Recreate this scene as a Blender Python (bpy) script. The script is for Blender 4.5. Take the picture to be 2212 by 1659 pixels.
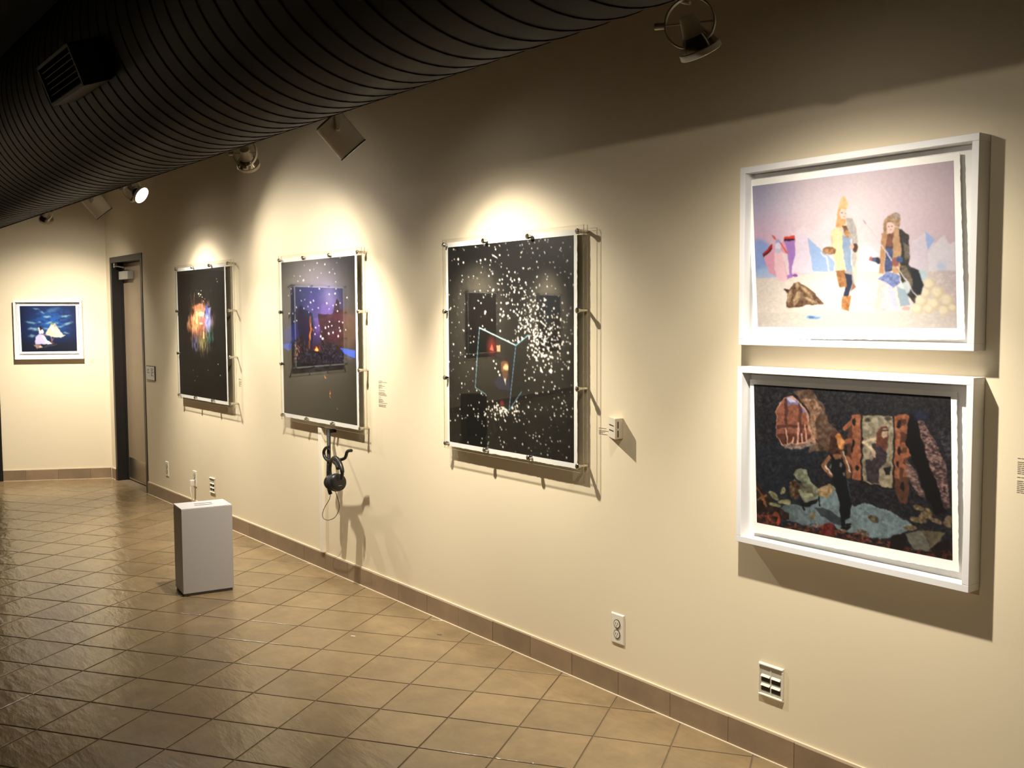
import bpy, math, random
import numpy as np
from mathutils import Vector, Matrix, Quaternion

for o in list(bpy.data.objects): bpy.data.objects.remove(o)
SC = bpy.context.scene
COL = SC.collection
random.seed(7)
RNG = np.random.default_rng(11)

# ---------------------------------------------------------------- camera
# world: X runs along the long picture wall (wall plane Y = 0), the room is at Y < 0, Z up
FPX, CX, CY = 2210.07, 1106.0, 829.5          # focal length and centre in pixels of the 2212x1659 frame
PITCH, ROLL, CAMH = 0.0689, 0.0051, 1.6495
YAW_DIR = np.array([-0.60217636, 0.79836309])  # wall direction seen from the camera's floor axes
CAMD = 2.9710547
_cp, _sp, _cr, _sr = math.cos(PITCH), math.sin(PITCH), math.cos(ROLL), math.sin(ROLL)
_r = np.array([1, 0, 0.]); _f = np.array([0, _cp, -_sp]); _d = np.array([0, -_sp, -_cp])
RC = np.array([_cr*_r + _sr*_d, -_sr*_r + _cr*_d, _f])
_ex = -YAW_DIR; _ny = np.array([YAW_DIR[1], -YAW_DIR[0]])
_ny = _ny if _ny[1] > 0 else -_ny
MW = np.array([[_ex[0], _ex[1], 0], [_ny[0], _ny[1], 0], [0, 0, 1.]])
CAM = np.array([0, -CAMD, CAMH])
AX = RC @ MW.T                                  # camera right, down, forward in world
def wray(x, y): return np.array([(x-CX)/FPX, (y-CY)/FPX, 1.]) @ AX
def onwall(x, y, off=0.0):
    d = wray(x, y); return CAM + d*((-off-CAM[1])/d[1])
def onfloor(x, y, z=0.0):
    d = wray(x, y); return CAM + d*((z-CAMH)/d[2])
def pix(P):
    c = (np.asarray(P, float)-CAM) @ AX.T
    return CX+FPX*c[..., 0]/c[..., 2], CY+FPX*c[..., 1]/c[..., 2]

cam = bpy.data.objects.new('camera', bpy.data.cameras.new('camera')); COL.objects.link(cam)
cam.data.sensor_width = 36; cam.data.lens = FPX/2212*36; cam.data.clip_start = 0.05; cam.data.clip_end = 80
m = Matrix.Identity(4)
for i in range(3):
    m[i][0] = AX[0][i]; m[i][1] = -AX[1][i]; m[i][2] = -AX[2][i]; m[i][3] = CAM[i]
cam.matrix_world = m
SC.camera = cam

# ---------------------------------------------------------------- world and exposure
w = bpy.data.worlds.new('world'); SC.world = w; w.use_nodes = True
w.node_tree.nodes['Background'].inputs[0].default_value = (1, .9, .75, 1)
w.node_tree.nodes['Background'].inputs[1].default_value = 0.004
vs = SC.view_settings
vs.view_transform = 'Standard'; vs.look = 'None'; vs.gamma = 1; vs.use_curve_mapping = False
vs.exposure = 0.0
LAMP_COL = (1.0, 0.925, 0.795)
WIDE, BEAM, SPILL = 70.0, 135.0, 52.0

# ---------------------------------------------------------------- helpers
def lin(c):
    c = np.asarray(c, float)/255.0
    return np.where(c <= .04045, c/12.92, ((c+.055)/1.055)**2.4)
def rgb(r, g, b): return tuple(lin((r, g, b)))+(1,)

MATS = {}
def mat(name, col=(.8, .8, .8), rough=.5, metal=0, spec=.5, noise=None, bump=None, emit=None, coat=0):
    if name in MATS: return MATS[name]
    M = bpy.data.materials.new(name); M.use_nodes = True; MATS[name] = M
    nt = M.node_tree; b = nt.nodes['Principled BSDF']
    b.inputs['Base Color'].default_value = tuple(col[:3])+(1,)
    b.inputs['Roughness'].default_value = rough; b.inputs['Metallic'].default_value = metal
    b.inputs['Specular IOR Level'].default_value = spec
    if coat: b.inputs['Coat Weight'].default_value = coat; b.inputs['Coat Roughness'].default_value = .08
    geo = nt.nodes.new('ShaderNodeNewGeometry')
    if noise:                                   # (scale, amount, detail)
        n = nt.nodes.new('ShaderNodeTexNoise'); n.inputs['Scale'].default_value = noise[0]; n.inputs['Detail'].default_value = noise[2]
        nt.links.new(geo.outputs['Position'], n.inputs['Vector'])
        r = nt.nodes.new('ShaderNodeMapRange'); r.inputs['To Min'].default_value = 1-noise[1]; r.inputs['To Max'].default_value = 1+noise[1]
        r.inputs['From Min'].default_value = .25; r.inputs['From Max'].default_value = .75
        nt.links.new(n.outputs['Fac'], r.inputs['Value'])
        v = nt.nodes.new('ShaderNodeVectorMath'); v.operation = 'SCALE'; v.inputs[0].default_value = tuple(col[:3])
        nt.links.new(r.outputs['Result'], v.inputs['Scale']); nt.links.new(v.outputs[0], b.inputs['Base Color'])
    if bump:                                    # (scale, strength, distance)
        n = nt.nodes.new('ShaderNodeTexNoise'); n.inputs['Scale'].default_value = bump[0]; n.inputs['Detail'].default_value = 4
        nt.links.new(geo.outputs['Position'], n.inputs['Vector'])
        bp = nt.nodes.new('ShaderNodeBump'); bp.inputs['Strength'].default_value = bump[1]; bp.inputs['Distance'].default_value = bump[2]
        nt.links.new(n.outputs['Fac'], bp.inputs['Height']); nt.links.new(bp.outputs['Normal'], b.inputs['Normal'])
    if emit:
        b.inputs['Emission Color'].default_value = tuple(emit[0])+(1,); b.inputs['Emission Strength'].default_value = emit[1]
    return M

def tile_mat(name, col, var, rough, bump):
    M = bpy.data.materials.new(name); M.use_nodes = True; MATS[name] = M
    nt = M.node_tree; b = nt.nodes['Principled BSDF']; L = nt.links.new
    geo = nt.nodes.new('ShaderNodeNewGeometry'); oi = nt.nodes.new('ShaderNodeObjectInfo')
    n1 = nt.nodes.new('ShaderNodeTexNoise'); n1.inputs['Scale'].default_value = 5; n1.inputs['Detail'].default_value = 6; n1.inputs['Roughness'].default_value = .65
    L(geo.outputs['Position'], n1.inputs['Vector'])
    ramp = nt.nodes.new('ShaderNodeValToRGB'); c = np.array(col)
    ramp.color_ramp.elements[0].position = .28; ramp.color_ramp.elements[0].color = tuple(c*(1-var))+(1,)
    ramp.color_ramp.elements[1].position = .74; ramp.color_ramp.elements[1].color = tuple(np.minimum(1, c*(1+var)*[1.02, 1, .95]))+(1,)
    L(n1.outputs['Fac'], ramp.inputs['Fac'])
    mr = nt.nodes.new('ShaderNodeMapRange'); mr.inputs['To Min'].default_value = .9; mr.inputs['To Max'].default_value = 1.1
    L(oi.outputs['Random'], mr.inputs['Value'])
    v = nt.nodes.new('ShaderNodeVectorMath'); v.operation = 'SCALE'
    L(ramp.outputs['Color'], v.inputs[0]); L(mr.outputs['Result'], v.inputs['Scale']); L(v.outputs[0], b.inputs['Base Color'])
    b.inputs['Roughness'].default_value = rough; b.inputs['Specular IOR Level'].default_value = .56
    mp = nt.nodes.new('ShaderNodeMapping'); mp.inputs['Rotation'].default_value = (0, 0, .9); mp.inputs['Scale'].default_value = (1.6, 5.5, 3)
    L(geo.outputs['Position'], mp.inputs['Vector'])
    n2 = nt.nodes.new('ShaderNodeTexNoise'); n2.inputs['Scale'].default_value = 3.2; n2.inputs['Detail'].default_value = 5; n2.inputs['Roughness'].default_value = .55
    L(mp.outputs[0], n2.inputs['Vector'])
    bp = nt.nodes.new('ShaderNodeBump'); bp.inputs['Strength'].default_value = bump; bp.inputs['Distance'].default_value = .012
    L(n2.outputs['Fac'], bp.inputs['Height']); L(bp.outputs['Normal'], b.inputs['Normal'])
    return M

class MB:
    """collects shapes into one mesh"""
    def __init__(s): s.v = []; s.f = []; s.mi = []; s.cur = 0
    def add(s, vs, fs, T=None):
        k = len(s.v)
        for p in vs:
            s.v.append(tuple(T @ Vector(p)) if T is not None else tuple(p))
        for f in fs: s.f.append(tuple(i+k for i in f)); s.mi.append(s.cur)
        return s
    def box(s, x0, x1, y0, y1, z0, z1, T=None):
        return s.add([(x0,y0,z0),(x1,y0,z0),(x1,y1,z0),(x0,y1,z0),(x0,y0,z1),(x1,y0,z1),(x1,y1,z1),(x0,y1,z1)],
                     [(0,3,2,1),(4,5,6,7),(0,1,5,4),(1,2,6,5),(2,3,7,6),(3,0,4,7)], T)
    def plate(s, x0, x1, y0, y1, z0, z1, e, T=None):        # wall plate: front face at y0 chamfered by e
        vs = [(x0,y1,z0),(x1,y1,z0),(x1,y1,z1),(x0,y1,z1),(x0+e,y0,z0+e),(x1-e,y0,z0+e),(x1-e,y0,z1-e),(x0+e,y0,z1-e)]
        return s.add(vs, [(4,5,6,7),(0,1,5,4),(1,2,6,5),(2,3,7,6),(3,0,4,7),(0,3,2,1)], T)
    def prism(s, pts, z0, z1, T=None):                       # polygon pts (x,y) extruded in z
        n = len(pts)
        vs = [(x, y, z0) for x, y in pts]+[(x, y, z1) for x, y in pts]
        return s.add(vs, [tuple(range(n))[::-1], tuple(range(n, 2*n))]+[(i, (i+1) % n, n+(i+1) % n, n+i) for i in range(n)], T)
    def lathe(s, prof, n=24, T=None, cap0=False, cap1=False):  # prof (r,z) around z
        vs = []; fs = []
        for r, z in prof:
            for i in range(n):
                a = 2*math.pi*i/n; vs.append((r*math.cos(a), r*math.sin(a), z))
        for j in range(len(prof)-1):
            for i in range(n):
                k = (i+1) % n; fs.append((j*n+i, j*n+k, (j+1)*n+k, (j+1)*n+i))
        if cap0: fs.append(tuple(range(n))[::-1])
        if cap1: fs.append(tuple(range((len(prof)-1)*n, len(prof)*n)))
        return s.add(vs, fs, T)
    def tube(s, pts, r, n=8, closed=False, T=None, rads=None):
        P = [Vector(p) for p in pts]; m_ = len(P); vs = []; fs = []; nrm = None
        for i in range(m_):
            a = P[(i-1) % m_] if (closed or i > 0) else P[i]; b = P[(i+1) % m_] if (closed or i < m_-1) else P[i]
            t = (b-a).normalized()
            if nrm is None:
                nrm = t.orthogonal().normalized()
            else:
                nrm = (nrm - t*nrm.dot(t)).normalized()
            bn = t.cross(nrm); rr = rads[i] if rads else r
            for k in range(n):
                an = 2*math.pi*k/n; q = P[i]+(nrm*math.cos(an)+bn*math.sin(an))*rr; vs.append(tuple(q))
        for i in range(m_ if closed else m_-1):
            j = (i+1) % m_
            for k in range(n): fs.append((i*n+k, i*n+(k+1) % n, j*n+(k+1) % n, j*n+k))
        if not closed: fs += [tuple(range(n))[::-1], tuple(range((m_-1)*n, m_*n))]
        return s.add(vs, fs, T)
    def build(s, name, mats, parent=None, smooth=False, bevel=0):
        me = bpy.data.meshes.new(name); me.from_pydata(s.v, [], s.f)
        mats = mats if isinstance(mats, (list, tuple)) else [mats]
        for M in mats: me.materials.append(M)
        if len(mats) > 1: me.polygons.foreach_set('material_index', s.mi)
        me.update()
        o = bpy.data.objects.new(name, me); COL.objects.link(o)
        if parent is not None: o.parent = parent
        if smooth:
            me.polygons.foreach_set('use_smooth', [True]*len(me.polygons))
            if hasattr(me, 'set_sharp_from_angle'): me.set_sharp_from_angle(angle=math.radians(40))
        if bevel:
            b = o.modifiers.new('bevel', 'BEVEL'); b.width = bevel; b.segments = 2; b.limit_method = 'ANGLE'
        return o

def tag(o, label, cat, group=None):
    o['label'] = label; o['category'] = cat
    if group: o['group'] = group
    return o
def struct(o): o['kind'] = 'structure'; return o
def empty(name, T):
    o = bpy.data.objects.new(name, None); COL.objects.link(o); o.empty_display_size = .05
    o.matrix_world = T; return o
def spline(pts, n=8):
    P = [Vector(p) for p in pts]; out = []
    for i in range(len(P)-1):
        a = P[max(i-1, 0)]; b = P[i]; c = P[i+1]; d = P[min(i+2, len(P)-1)]
        for k in range(n):
            t = k/n
            out.append(.5*((2*b)+(c-a)*t+(2*a-5*b+4*c-d)*t*t+(3*b-a-3*c+d)*t**3))
    out.append(P[-1]); return out

# ---------------------------------------------------------------- materials
WALL = mat('wall_paint', (.80, .69, .492), .62, spec=.3, noise=(1.2, .015, 3), bump=(160, .08, .001))
BLACKC = mat('ceiling_black', (.012, .011, .010), .8)
GROUT = mat('grout', (.16, .115, .07), .85, noise=(9, .12, 4))
CAULK = mat('caulk', (.72, .60, .43), .7)
TILE = tile_mat('floor_tile', (.25, .178, .096), .2, .22, .34)
BTILE = tile_mat('baseboard_tile', (.272, .192, .120), .16, .42, .15)
BWHITE = mat('frame_white', (.80, .785, .775), .4)
MATB = mat('backing_white', (.76, .745, .72), .7)
PAPER = mat('paper', (.86, .845, .80), .8, bump=(400, .1, .0006))
CHROME = mat('chrome', (.62, .58, .52), .18, metal=1)
STEEL = mat('brushed_steel', (.46, .42, .36), .34, metal=1, noise=(40, .08, 3))
DUCT = mat('duct_paint', (.0026, .0023, .0019), .5, spec=.07, noise=(3, .12, 3))
SEAM = mat('duct_seam', (.0015, .0015, .0015), .8, spec=.05)
BLACKP = mat('black_plastic', (.010, .010, .010), .38)
BLACKR = mat('black_rubber', (.012, .011, .010), .7)
PLATE = mat('ivory_plate', (.80, .735, .60), .35)
DARKP = mat('port_dark', (.02, .015, .01), .6)
LAMPW = mat('lamp_enamel', (.66, .61, .52), .38)
LAMPD = mat('lamp_dark', (.03, .028, .025), .5)
DFRAME = mat('door_frame_paint', (.014, .0128, .011), .42, spec=.35)
DWOOD = mat('door_wood', (.30, .225, .145), .45, noise=(6, .06, 5))
BOXG = mat('box_board', (.50, .48, .485), .55)
TEXT = mat('vinyl_text', (.22, .18, .13), .7)
CABLE = mat('cable_grey', (.10, .08, .06), .6)
GLOW = mat('lamp_glow', (1, 1, 1), .5, emit=((1, .94, .86), 30.0))

def acrylic():
    M = bpy.data.materials.new('acrylic_face'); M.use_nodes = True; nt = M.node_tree
    for n in list(nt.nodes): nt.nodes.remove(n)
    out = nt.nodes.new('ShaderNodeOutputMaterial'); mix = nt.nodes.new('ShaderNodeMixShader')
    tr = nt.nodes.new('ShaderNodeBsdfTransparent'); tr.inputs[0].default_value = (.985, .985, .975, 1)
    gl = nt.nodes.new('ShaderNodeBsdfGlossy'); gl.inputs['Roughness'].default_value = .015
    fr = nt.nodes.new('ShaderNodeFresnel')          # same reflectance from both sides of the thin sheet
    ge = nt.nodes.new('ShaderNodeNewGeometry'); mr = nt.nodes.new('ShaderNodeMapRange'); mr.inputs['To Min'].default_value = 1.49; mr.inputs['To Max'].default_value = 1/1.49
    nt.links.new(ge.outputs['Backfacing'], mr.inputs['Value']); nt.links.new(mr.outputs['Result'], fr.inputs[0])
    mu = nt.nodes.new('ShaderNodeMath'); mu.operation = 'MULTIPLY'; mu.inputs[1].default_value = 1.2
    nt.links.new(fr.outputs[0], mu.inputs[0]); nt.links.new(mu.outputs[0], mix.inputs[0])
    nt.links.new(tr.outputs[0], mix.inputs[1]); nt.links.new(gl.outputs[0], mix.inputs[2]); nt.links.new(mix.outputs[0], out.inputs[0])
    C = bpy.data.materials.new('acrylic_body'); C.use_nodes = True; nt = C.node_tree
    for n in list(nt.nodes): nt.nodes.remove(n)
    out = nt.nodes.new('ShaderNodeOutputMaterial'); tr = nt.nodes.new('ShaderNodeBsdfTransparent'); tr.inputs[0].default_value = (.995, .995, .99, 1)
    nt.links.new(tr.outputs[0], out.inputs[0])
    E_ = bpy.data.materials.new('acrylic_edge'); E_.use_nodes = True; nt = E_.node_tree
    for n in list(nt.nodes): nt.nodes.remove(n)
    out = nt.nodes.new('ShaderNodeOutputMaterial'); mix = nt.nodes.new('ShaderNodeMixShader'); mix.inputs[0].default_value = .45
    tr = nt.nodes.new('ShaderNodeBsdfTransparent'); tr.inputs[0].default_value = (.8, .8, .74, 1)
    di = nt.nodes.new('ShaderNodeBsdfPrincipled'); di.inputs['Base Color'].default_value = (.60, .56, .44, 1); di.inputs['Roughness'].default_value = .15
    nt.links.new(tr.outputs[0], mix.inputs[1]); nt.links.new(di.outputs[0], mix.inputs[2]); nt.links.new(mix.outputs[0], out.inputs[0])
    return M, C, E_
ACF, ACB, ACE = acrylic()

def vcol_mat():
    M = bpy.data.materials.new('print_ink'); M.use_nodes = True; nt = M.node_tree; b = nt.nodes['Principled BSDF']
    a = nt.nodes.new('ShaderNodeAttribute'); a.attribute_name = 'ink'
    nt.links.new(a.outputs['Color'], b.inputs['Base Color']); b.inputs['Roughness'].default_value = .55; b.inputs['Specular IOR Level'].default_value = .3
    return M
INK = vcol_mat()

# ---------------------------------------------------------------- the room shell
CEIL = 3.55
EA = np.array([-10.70, 0.0, 0.0]); ED = np.array([-.456, -.890, 0.0]); ED /= np.linalg.norm(ED)   # end wall: corner and direction
EN = np.array([-ED[1], ED[0], 0.0]);  EN = EN if EN @ (CAM-EA) > 0 else -EN                       # towards the room
ELEN = 16.0
EEND = EA+ED*ELEN
XR = 4.5; YB = -15.5
TH = .22
def mat_basis(org, right, normal):
    y = -np.asarray(normal); T = Matrix.Identity(4)
    for i in range(3):
        T[i][0] = right[i]; T[i][1] = y[i]; T[i][2] = (0, 0, 1)[i]; T[i][3] = org[i]
    return T
def wallT(x, z=0.0): return mat_basis((x, 0, z), (1, 0, 0), (0, -1, 0))
def endT(s, z=0.0): return mat_basis(EA+ED*s+np.array([0, 0, z]), -ED, EN)

# door opening in the long wall
DX0, DX1, DZ = -10.50, -9.60, 2.165
mb = MB()
mb.box(EA[0], DX0-.055, 0, TH, 0, CEIL); mb.box(DX1+.055, XR, 0, TH, 0, CEIL); mb.box(DX0-.055, DX1+.055, 0, TH, DZ+.055, CEIL)
wall_right = struct(mb.build('wall_right', WALL)); wall_right['label'] = 'long cream wall hung with the large prints'
# end wall, with a second doorway at its left
D2A, D2B, D2Z = 1.040, 2.15, 2.16
mb = MB(); T = endT(0)
mb.box(-D2A, 0.10, 0, TH, 0, CEIL, T); mb.box(-ELEN, -D2B, 0, TH, 0, CEIL, T); mb.box(-D2B, -D2A, 0, TH, D2Z, CEIL, T)
wall_left = struct(mb.build('wall_left', WALL)); wall_left['label'] = 'cream end wall with the small blue picture'
mb = MB(); mb.box(XR, XR+TH, YB, TH, 0, CEIL); struct(mb.build('wall_front', WALL))
mb = MB(); mb.prism([(EEND[0], EEND[1]), (XR+TH, YB), (XR+TH, YB-TH), (EEND[0], EEND[1]-TH)], 0, CEIL); struct(mb.build('wall_rear', WALL))
outer = [(EA[0]-.02, TH), (XR+TH, TH), (XR+TH, YB-TH), (EEND[0]-TH, EEND[1]-TH), (EA[0]-TH*.95, TH*.4)]
mb = MB(); mb.prism([(x, y) for x, y in outer], CEIL, CEIL+.15); struct(mb.build('ceiling', BLACKC))
mb = MB(); mb.prism([(x, y) for x, y in outer], -.15, -.0035)
floor = struct(mb.build('floor', GROUT)); floor['label'] = 'tan stone tile floor laid on the diagonal'

# floor tiles, laid askew to both walls
TS, TG = .305, .0065
TYAW, TOX, TOY, TSC = -.3193, -1.0422, 3.352, .1849
def tile_pt(a, b):
    c, s = math.cos(TYAW), math.sin(TYAW)
    X = (TOX+TSC*(b*c+a*s))*CAMH; Y = (TOY+TSC*(b*s-a*c))*CAMH
    p = MW @ np.array([X, Y, 0]); return np.array([p[0], p[1]-CAMD])
def clip(poly, n, d):                         # keep n.p <= d
    out = []
    for i in range(len(poly)):
        p, q = poly[i], poly[(i+1) % len(poly)]; dp, dq = n@p-d, n@q-d
        if dp <= 0: out.append(p)
        if dp*dq < 0: out.append(p+(q-p)*(dp/(dp-dq)))
    return out
PLANES = [(np.array([0, 1.]), -.013), (-EN[:2], -(EN[:2]@(EA[:2]+EN[:2]*.013))), (np.array([1., 0]), XR-.02)]
rear = np.array([XR+TH, YB])-EEND[:2]; rn = np.array([rear[1], -rear[0]])/np.linalg.norm(rear)
rn = rn if rn[1] < 0 else -rn
PLANES.append((rn, rn@EEND[:2]-.02))
def tile_poly(P, z=0.0):
    c = sum(P)/len(P); n = len(P); vs = []
    for p in P: vs.append((*p, -.011))
    for p in P: vs.append((*p, z-.0009))
    for p in P:
        d = c-p; vs.append((*(p+d/np.linalg.norm(d)*.0035), z))
    fs = [tuple(range(2*n, 3*n))]
    for i in range(n):
        j = (i+1) % n; fs += [(i, j, n+j, n+i), (n+i, n+j, 2*n+j, 2*n+i)]
    return vs, fs
p00, p10, p01 = tile_pt(0, 0), tile_pt(1, 0), tile_pt(0, 1)
va, vb = p10-p00, p01-p00
cand = []
for a in range(-75, 75):
    for b in range(-75, 75):
        c = p00+va*(a+.5)+vb*(b+.5)
        if not (-19.5 < c[0] < XR+.3 and -16.2 < c[1] < .3): continue
        g = TG/TS/2
        P = [p00+va*(a+u)+vb*(b+v) for u, v in ((g, g), (1-g, g), (1-g, 1-g), (g, 1-g))]
        if (P[1]-P[0])[0]*(P[2]-P[1])[1]-(P[1]-P[0])[1]*(P[2]-P[1])[0] < 0: P = P[::-1]
        Q = P
        for n_, d_ in PLANES: 
            if len(Q) >= 3: Q = clip(Q, n_, d_)
        if len(Q) < 3: continue
        Qa = np.array(Q); area = .5*abs(np.dot(Qa[:, 0], np.roll(Qa[:, 1], 1))-np.dot(Qa[:, 1], np.roll(Qa[:, 0], 1)))
        if area < .0006: continue
        full = area > .985*(TS-TG)**2
        q3 = np.c_[Qa, np.zeros(len(Qa))]; dep = (q3-CAM)@AX[2]
        vis = 0
        if dep.min() > .3:
            x, y = pix(q3)
            if x.max() > 0 and x.min() < 2212 and y.min() < 1659 and y.max() > 0:
                vis = .5*abs(np.dot(x, np.roll(y, 1))-np.dot(y, np.roll(x, 1)))
        cand.append((vis, full, c, Q))
cand.sort(key=lambda t: -t[0])
shared = None
field = MB()
for k, (vis, full, c, Q) in enumerate(cand):
    if k < 300 and vis > 0:
        if full:
            if shared is None:
                vs_, fs_ = tile_poly([p-c for p in Q]); shared = bpy.data.meshes.new('floor_tile'); shared.from_pydata(vs_, [], fs_); shared.materials.append(TILE); shared.update()
            o = bpy.data.objects.new('floor_tile', shared)
            o.rotation_euler = (random.uniform(-.0022, .0022), random.uniform(-.0022, .0022), 0)
        else:
            vs_, fs_ = tile_poly([p-c for p in Q]); me = bpy.data.meshes.new('floor_tile'); me.from_pydata(vs_, [], fs_); me.materials.append(TILE); me.update()
            o = bpy.data.objects.new('floor_tile', me)
        COL.objects.link(o); o.parent = floor; o.location = (c[0], c[1], 0)
    else:
        vs_, fs_ = tile_poly(Q); field.add(vs_, fs_)
ff = field.build('floor_tile_field', TILE, floor); ff['kind'] = 'stuff'

# baseboards of cut tile
BH, BT = .104, .011
def baseboard(name, T, x0, x1, joint, pitch=.3077):
    mb = MB(); mb.box(x0, x1, -BT+.003, 0, 0, BH-.002, T); root = struct(mb.build(name, GROUT))
    k = math.floor((x0-joint)/pitch)
    while joint+k*pitch < x1:
        a = max(x0, joint+k*pitch)+.0012; b = min(x1, joint+(k+1)*pitch)-.0012; k += 1
        if b-a < .01: continue
        t = MB().box(a, b, -BT-random.uniform(0, .0012), -.0005, .001, BH+random.uniform(-.0012, .0012), T).build('baseboard_tile', BTILE, root, bevel=.0012)
    MB().box(x0, x1, -BT*.75, 0, BH-.001, BH+.0075, T).build('top_caulk', CAULK, root)
    MB().prism([(x0, -BT-.006), (x1, -BT-.006), (x1, -BT+.001), (x0, -BT+.001)], -.002, .0022, T).build('floor_caulk', CAULK, root)
    return root
baseboard('baseboard_right', wallT(0), DX1+.062, XR-.05, -2.2512)
baseboard('baseboard_corner', wallT(0), EA[0]+.02, DX0-.062, -10.63)
baseboard('baseboard_left', endT(0), -D2A+.003, -.012, -.21)
baseboard('baseboard_far', endT(0), -ELEN+.1, -D2B-.06, -.21)

# doors
def door(name, T, w, h, rec, label, leaf=True):
    root = struct(empty(name, T)); root['label'] = label
    f = .055
    MB().box(-f, 0, -.006, TH-.02, 0, h).build('jamb', DFRAME, root, bevel=.002)
    MB().box(w, w+f, -.006, TH-.02, 0, h).build('jamb', DFRAME, root, bevel=.002)
    MB().box(-f, w+f, -.006, TH-.02, h, h+f).build('head_jamb', DFRAME, root, bevel=.002)
    MB().box(0.0, .016, rec-.016, rec, 0, h).build('door_stop', DFRAME, root)
    if leaf:
        lf = MB().box(.004, w-.004, rec, rec+.042, .008, h-.004).build('door_leaf', DWOOD, root)
        MB().box(.03, w-.03, rec-.0025, rec, .03, .232).build('kick_plate', STEEL, lf)
        cl = MB().box(.07, .36, rec-.062, rec-.001, h-.165, h-.085).build('door_closer', mat('closer_grey', (.33, .31, .27), .45), root, bevel=.004)
        MB().tube([(.13, rec-.03, h-.085), (.13, rec-.03, h-.058), (.34, rec-.085, h-.052), (.08, rec-.10, h-.03), (.05, rec-.05, h-.012)], .0075, 8).build('closer_arm', BLACKP, cl)
        MB().box(.035, .075, rec-.10, rec-.075, h-.045, h-.004).build('arm_shoe', STEEL, cl)
        hd = MB().lathe([(.0, .0), (.026, .0), (.026, .012), (.010, .016), (.010, .045)], 16, Matrix.Translation((w-.075, rec, 1.02)) @ Matrix.Rotation(math.pi/2, 4, 'X')).build('door_lever', STEEL, lf, smooth=True)
    else:
        MB().box(0, w, .15, .19, .0, h).build('door_leaf', DFRAME, root)
    return root
door('door_1', wallT(DX0), DX1-DX0, DZ-.0, .105, 'beige wooden door with steel kick plate in dark frame')
door('door_2', endT(D2B-.0555), D2B-D2A-.111, D2Z-.056, .10, 'dark door frame at the left edge', leaf=False)

# ---------------------------------------------------------------- spiral duct
DY, DZc, DR = -1.303, 2.852, .48
duct = empty('spiral_duct', Matrix.Translation((-3.0, DY, DZc-DR)))
tag(duct, 'huge black spiral air duct running along the wall overhead', 'duct')
RX = Matrix.Translation((0, 0, DR)) @ Matrix.Rotation(math.pi/2, 4, 'Y')
PITCH_D = .122; L0, L1 = -7.0, 6.6
prof = []
nseg = int((L1-L0)/PITCH_D*4)
MB().lathe([(DR, L0), (DR, L1)], 96, RX, True, True).build('duct_skin', DUCT, duct, smooth=True)
hp = []
nt_ = int((L1-L0)/PITCH_D); ns = 56
for i in range(nt_*ns+1):
    a = 2*math.pi*i/ns; hp.append((DR*math.cos(a), DR*math.sin(a), L0+PITCH_D*i/ns))
vsn, fsn = [], []
for i, (x, y, z) in enumerate(hp):
    nx, ny = x/DR, y/DR
    for (dr, dz) in ((-.001, -.0027), (.003, -.0017), (.003, .0017), (-.001, .0027)): vsn.append((x+nx*dr, y+ny*dr, z+dz))
for i in range(len(hp)-1):
    for k in range(3): fsn.append((i*4+k, i*4+k+1, i*4+4+k+1, i*4+4+k))
MB().add(vsn, fsn, RX).build('spiral_seam', SEAM, duct, smooth=False)
# air register on the duct's room side
reg = empty('air_register', Matrix.Identity(4))
rc = Vector((-4.61, DY, DZc)); rd = Vector((0, -.55, -.205)).normalized(); up = Vector((0, .205, -.55)).normalized()*-1
RT = Matrix.Identity(4)
for i in range(3):
    RT[i][0] = (1, 0, 0)[i]; RT[i][1] = -rd[i]; RT[i][2] = up[i]; RT[i][3] = (rc+rd*.44)[i]
reg.matrix_world = RT
tag(reg, 'black louvred air register boxed onto the side of the duct', 'vent')
REGM = mat('register_paint', (.007, .006, .005), .5, spec=.15)
mb = MB(); mb.box(-.26, -.245, -.15, .03, -.085, .085); mb.box(.245, .26, -.15, .03, -.085, .085); mb.box(-.26, .26, -.15, .03, .072, .085); mb.box(-.26, .26, -.15, .03, -.085, -.072)
mb.build('register_box', REGM, reg)
for k in range(6):
    z = -.06+k*.024
    MB().box(-.245, .245, -.012, .012, -.0015, .0015, Matrix.Translation((0, -.135, z)) @ Matrix.Rotation(.7, 4, 'X')).build('louvre', REGM, reg)
# thin black conduit high on the left
o = MB().tube([(-9.8, -2.05, 3.46), (3.5, -2.05, 3.46)], .02, 10).build('conduit', mat('conduit_black', (.03, .03, .028), .5), None, True)
tag(o, 'thin black conduit under the dark ceiling', 'pipe')

# ---------------------------------------------------------------- lighting track and spot heads
LY, TRZ = -.80, 2.70
def aimT(p, t):
    d = Vector(t)-Vector(p); q = d.to_track_quat('-Z', 'Y'); return Matrix.Translation(p) @ q.to_matrix().to_4x4()
def spot(parent, name, p, t, power, size, blend, rad, col=LAMP_COL):
    l = bpy.data.lights.new(name, 'SPOT'); l.energy = power; l.color = col; l.spot_size = math.radians(size); l.spot_blend = blend; l.shadow_soft_size = rad
    o = bpy.data.objects.new(name, l); COL.objects.link(o); o.parent = parent
    o.matrix_parent_inverse = parent.matrix_world.inverted(); o.matrix_world = aimT(p, t); return o
def track_line(T, x0, x1, label, ang):
    tr = empty('lighting_track', T); tag(tr, label, 'track')
    MB().box(x0, x1, -.018, .018, .0, .034).build('track_rail', LAMPW, tr)
    for k in range(int((x1-x0)/2.4)+1):
        MB().lathe([(.006, .034), (.006, CEIL-TRZ)], 8, Matrix.Translation((x0+.3+k*2.4, 0, 0))).build('hanger_rod', LAMPD, tr)
    return tr
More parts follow.
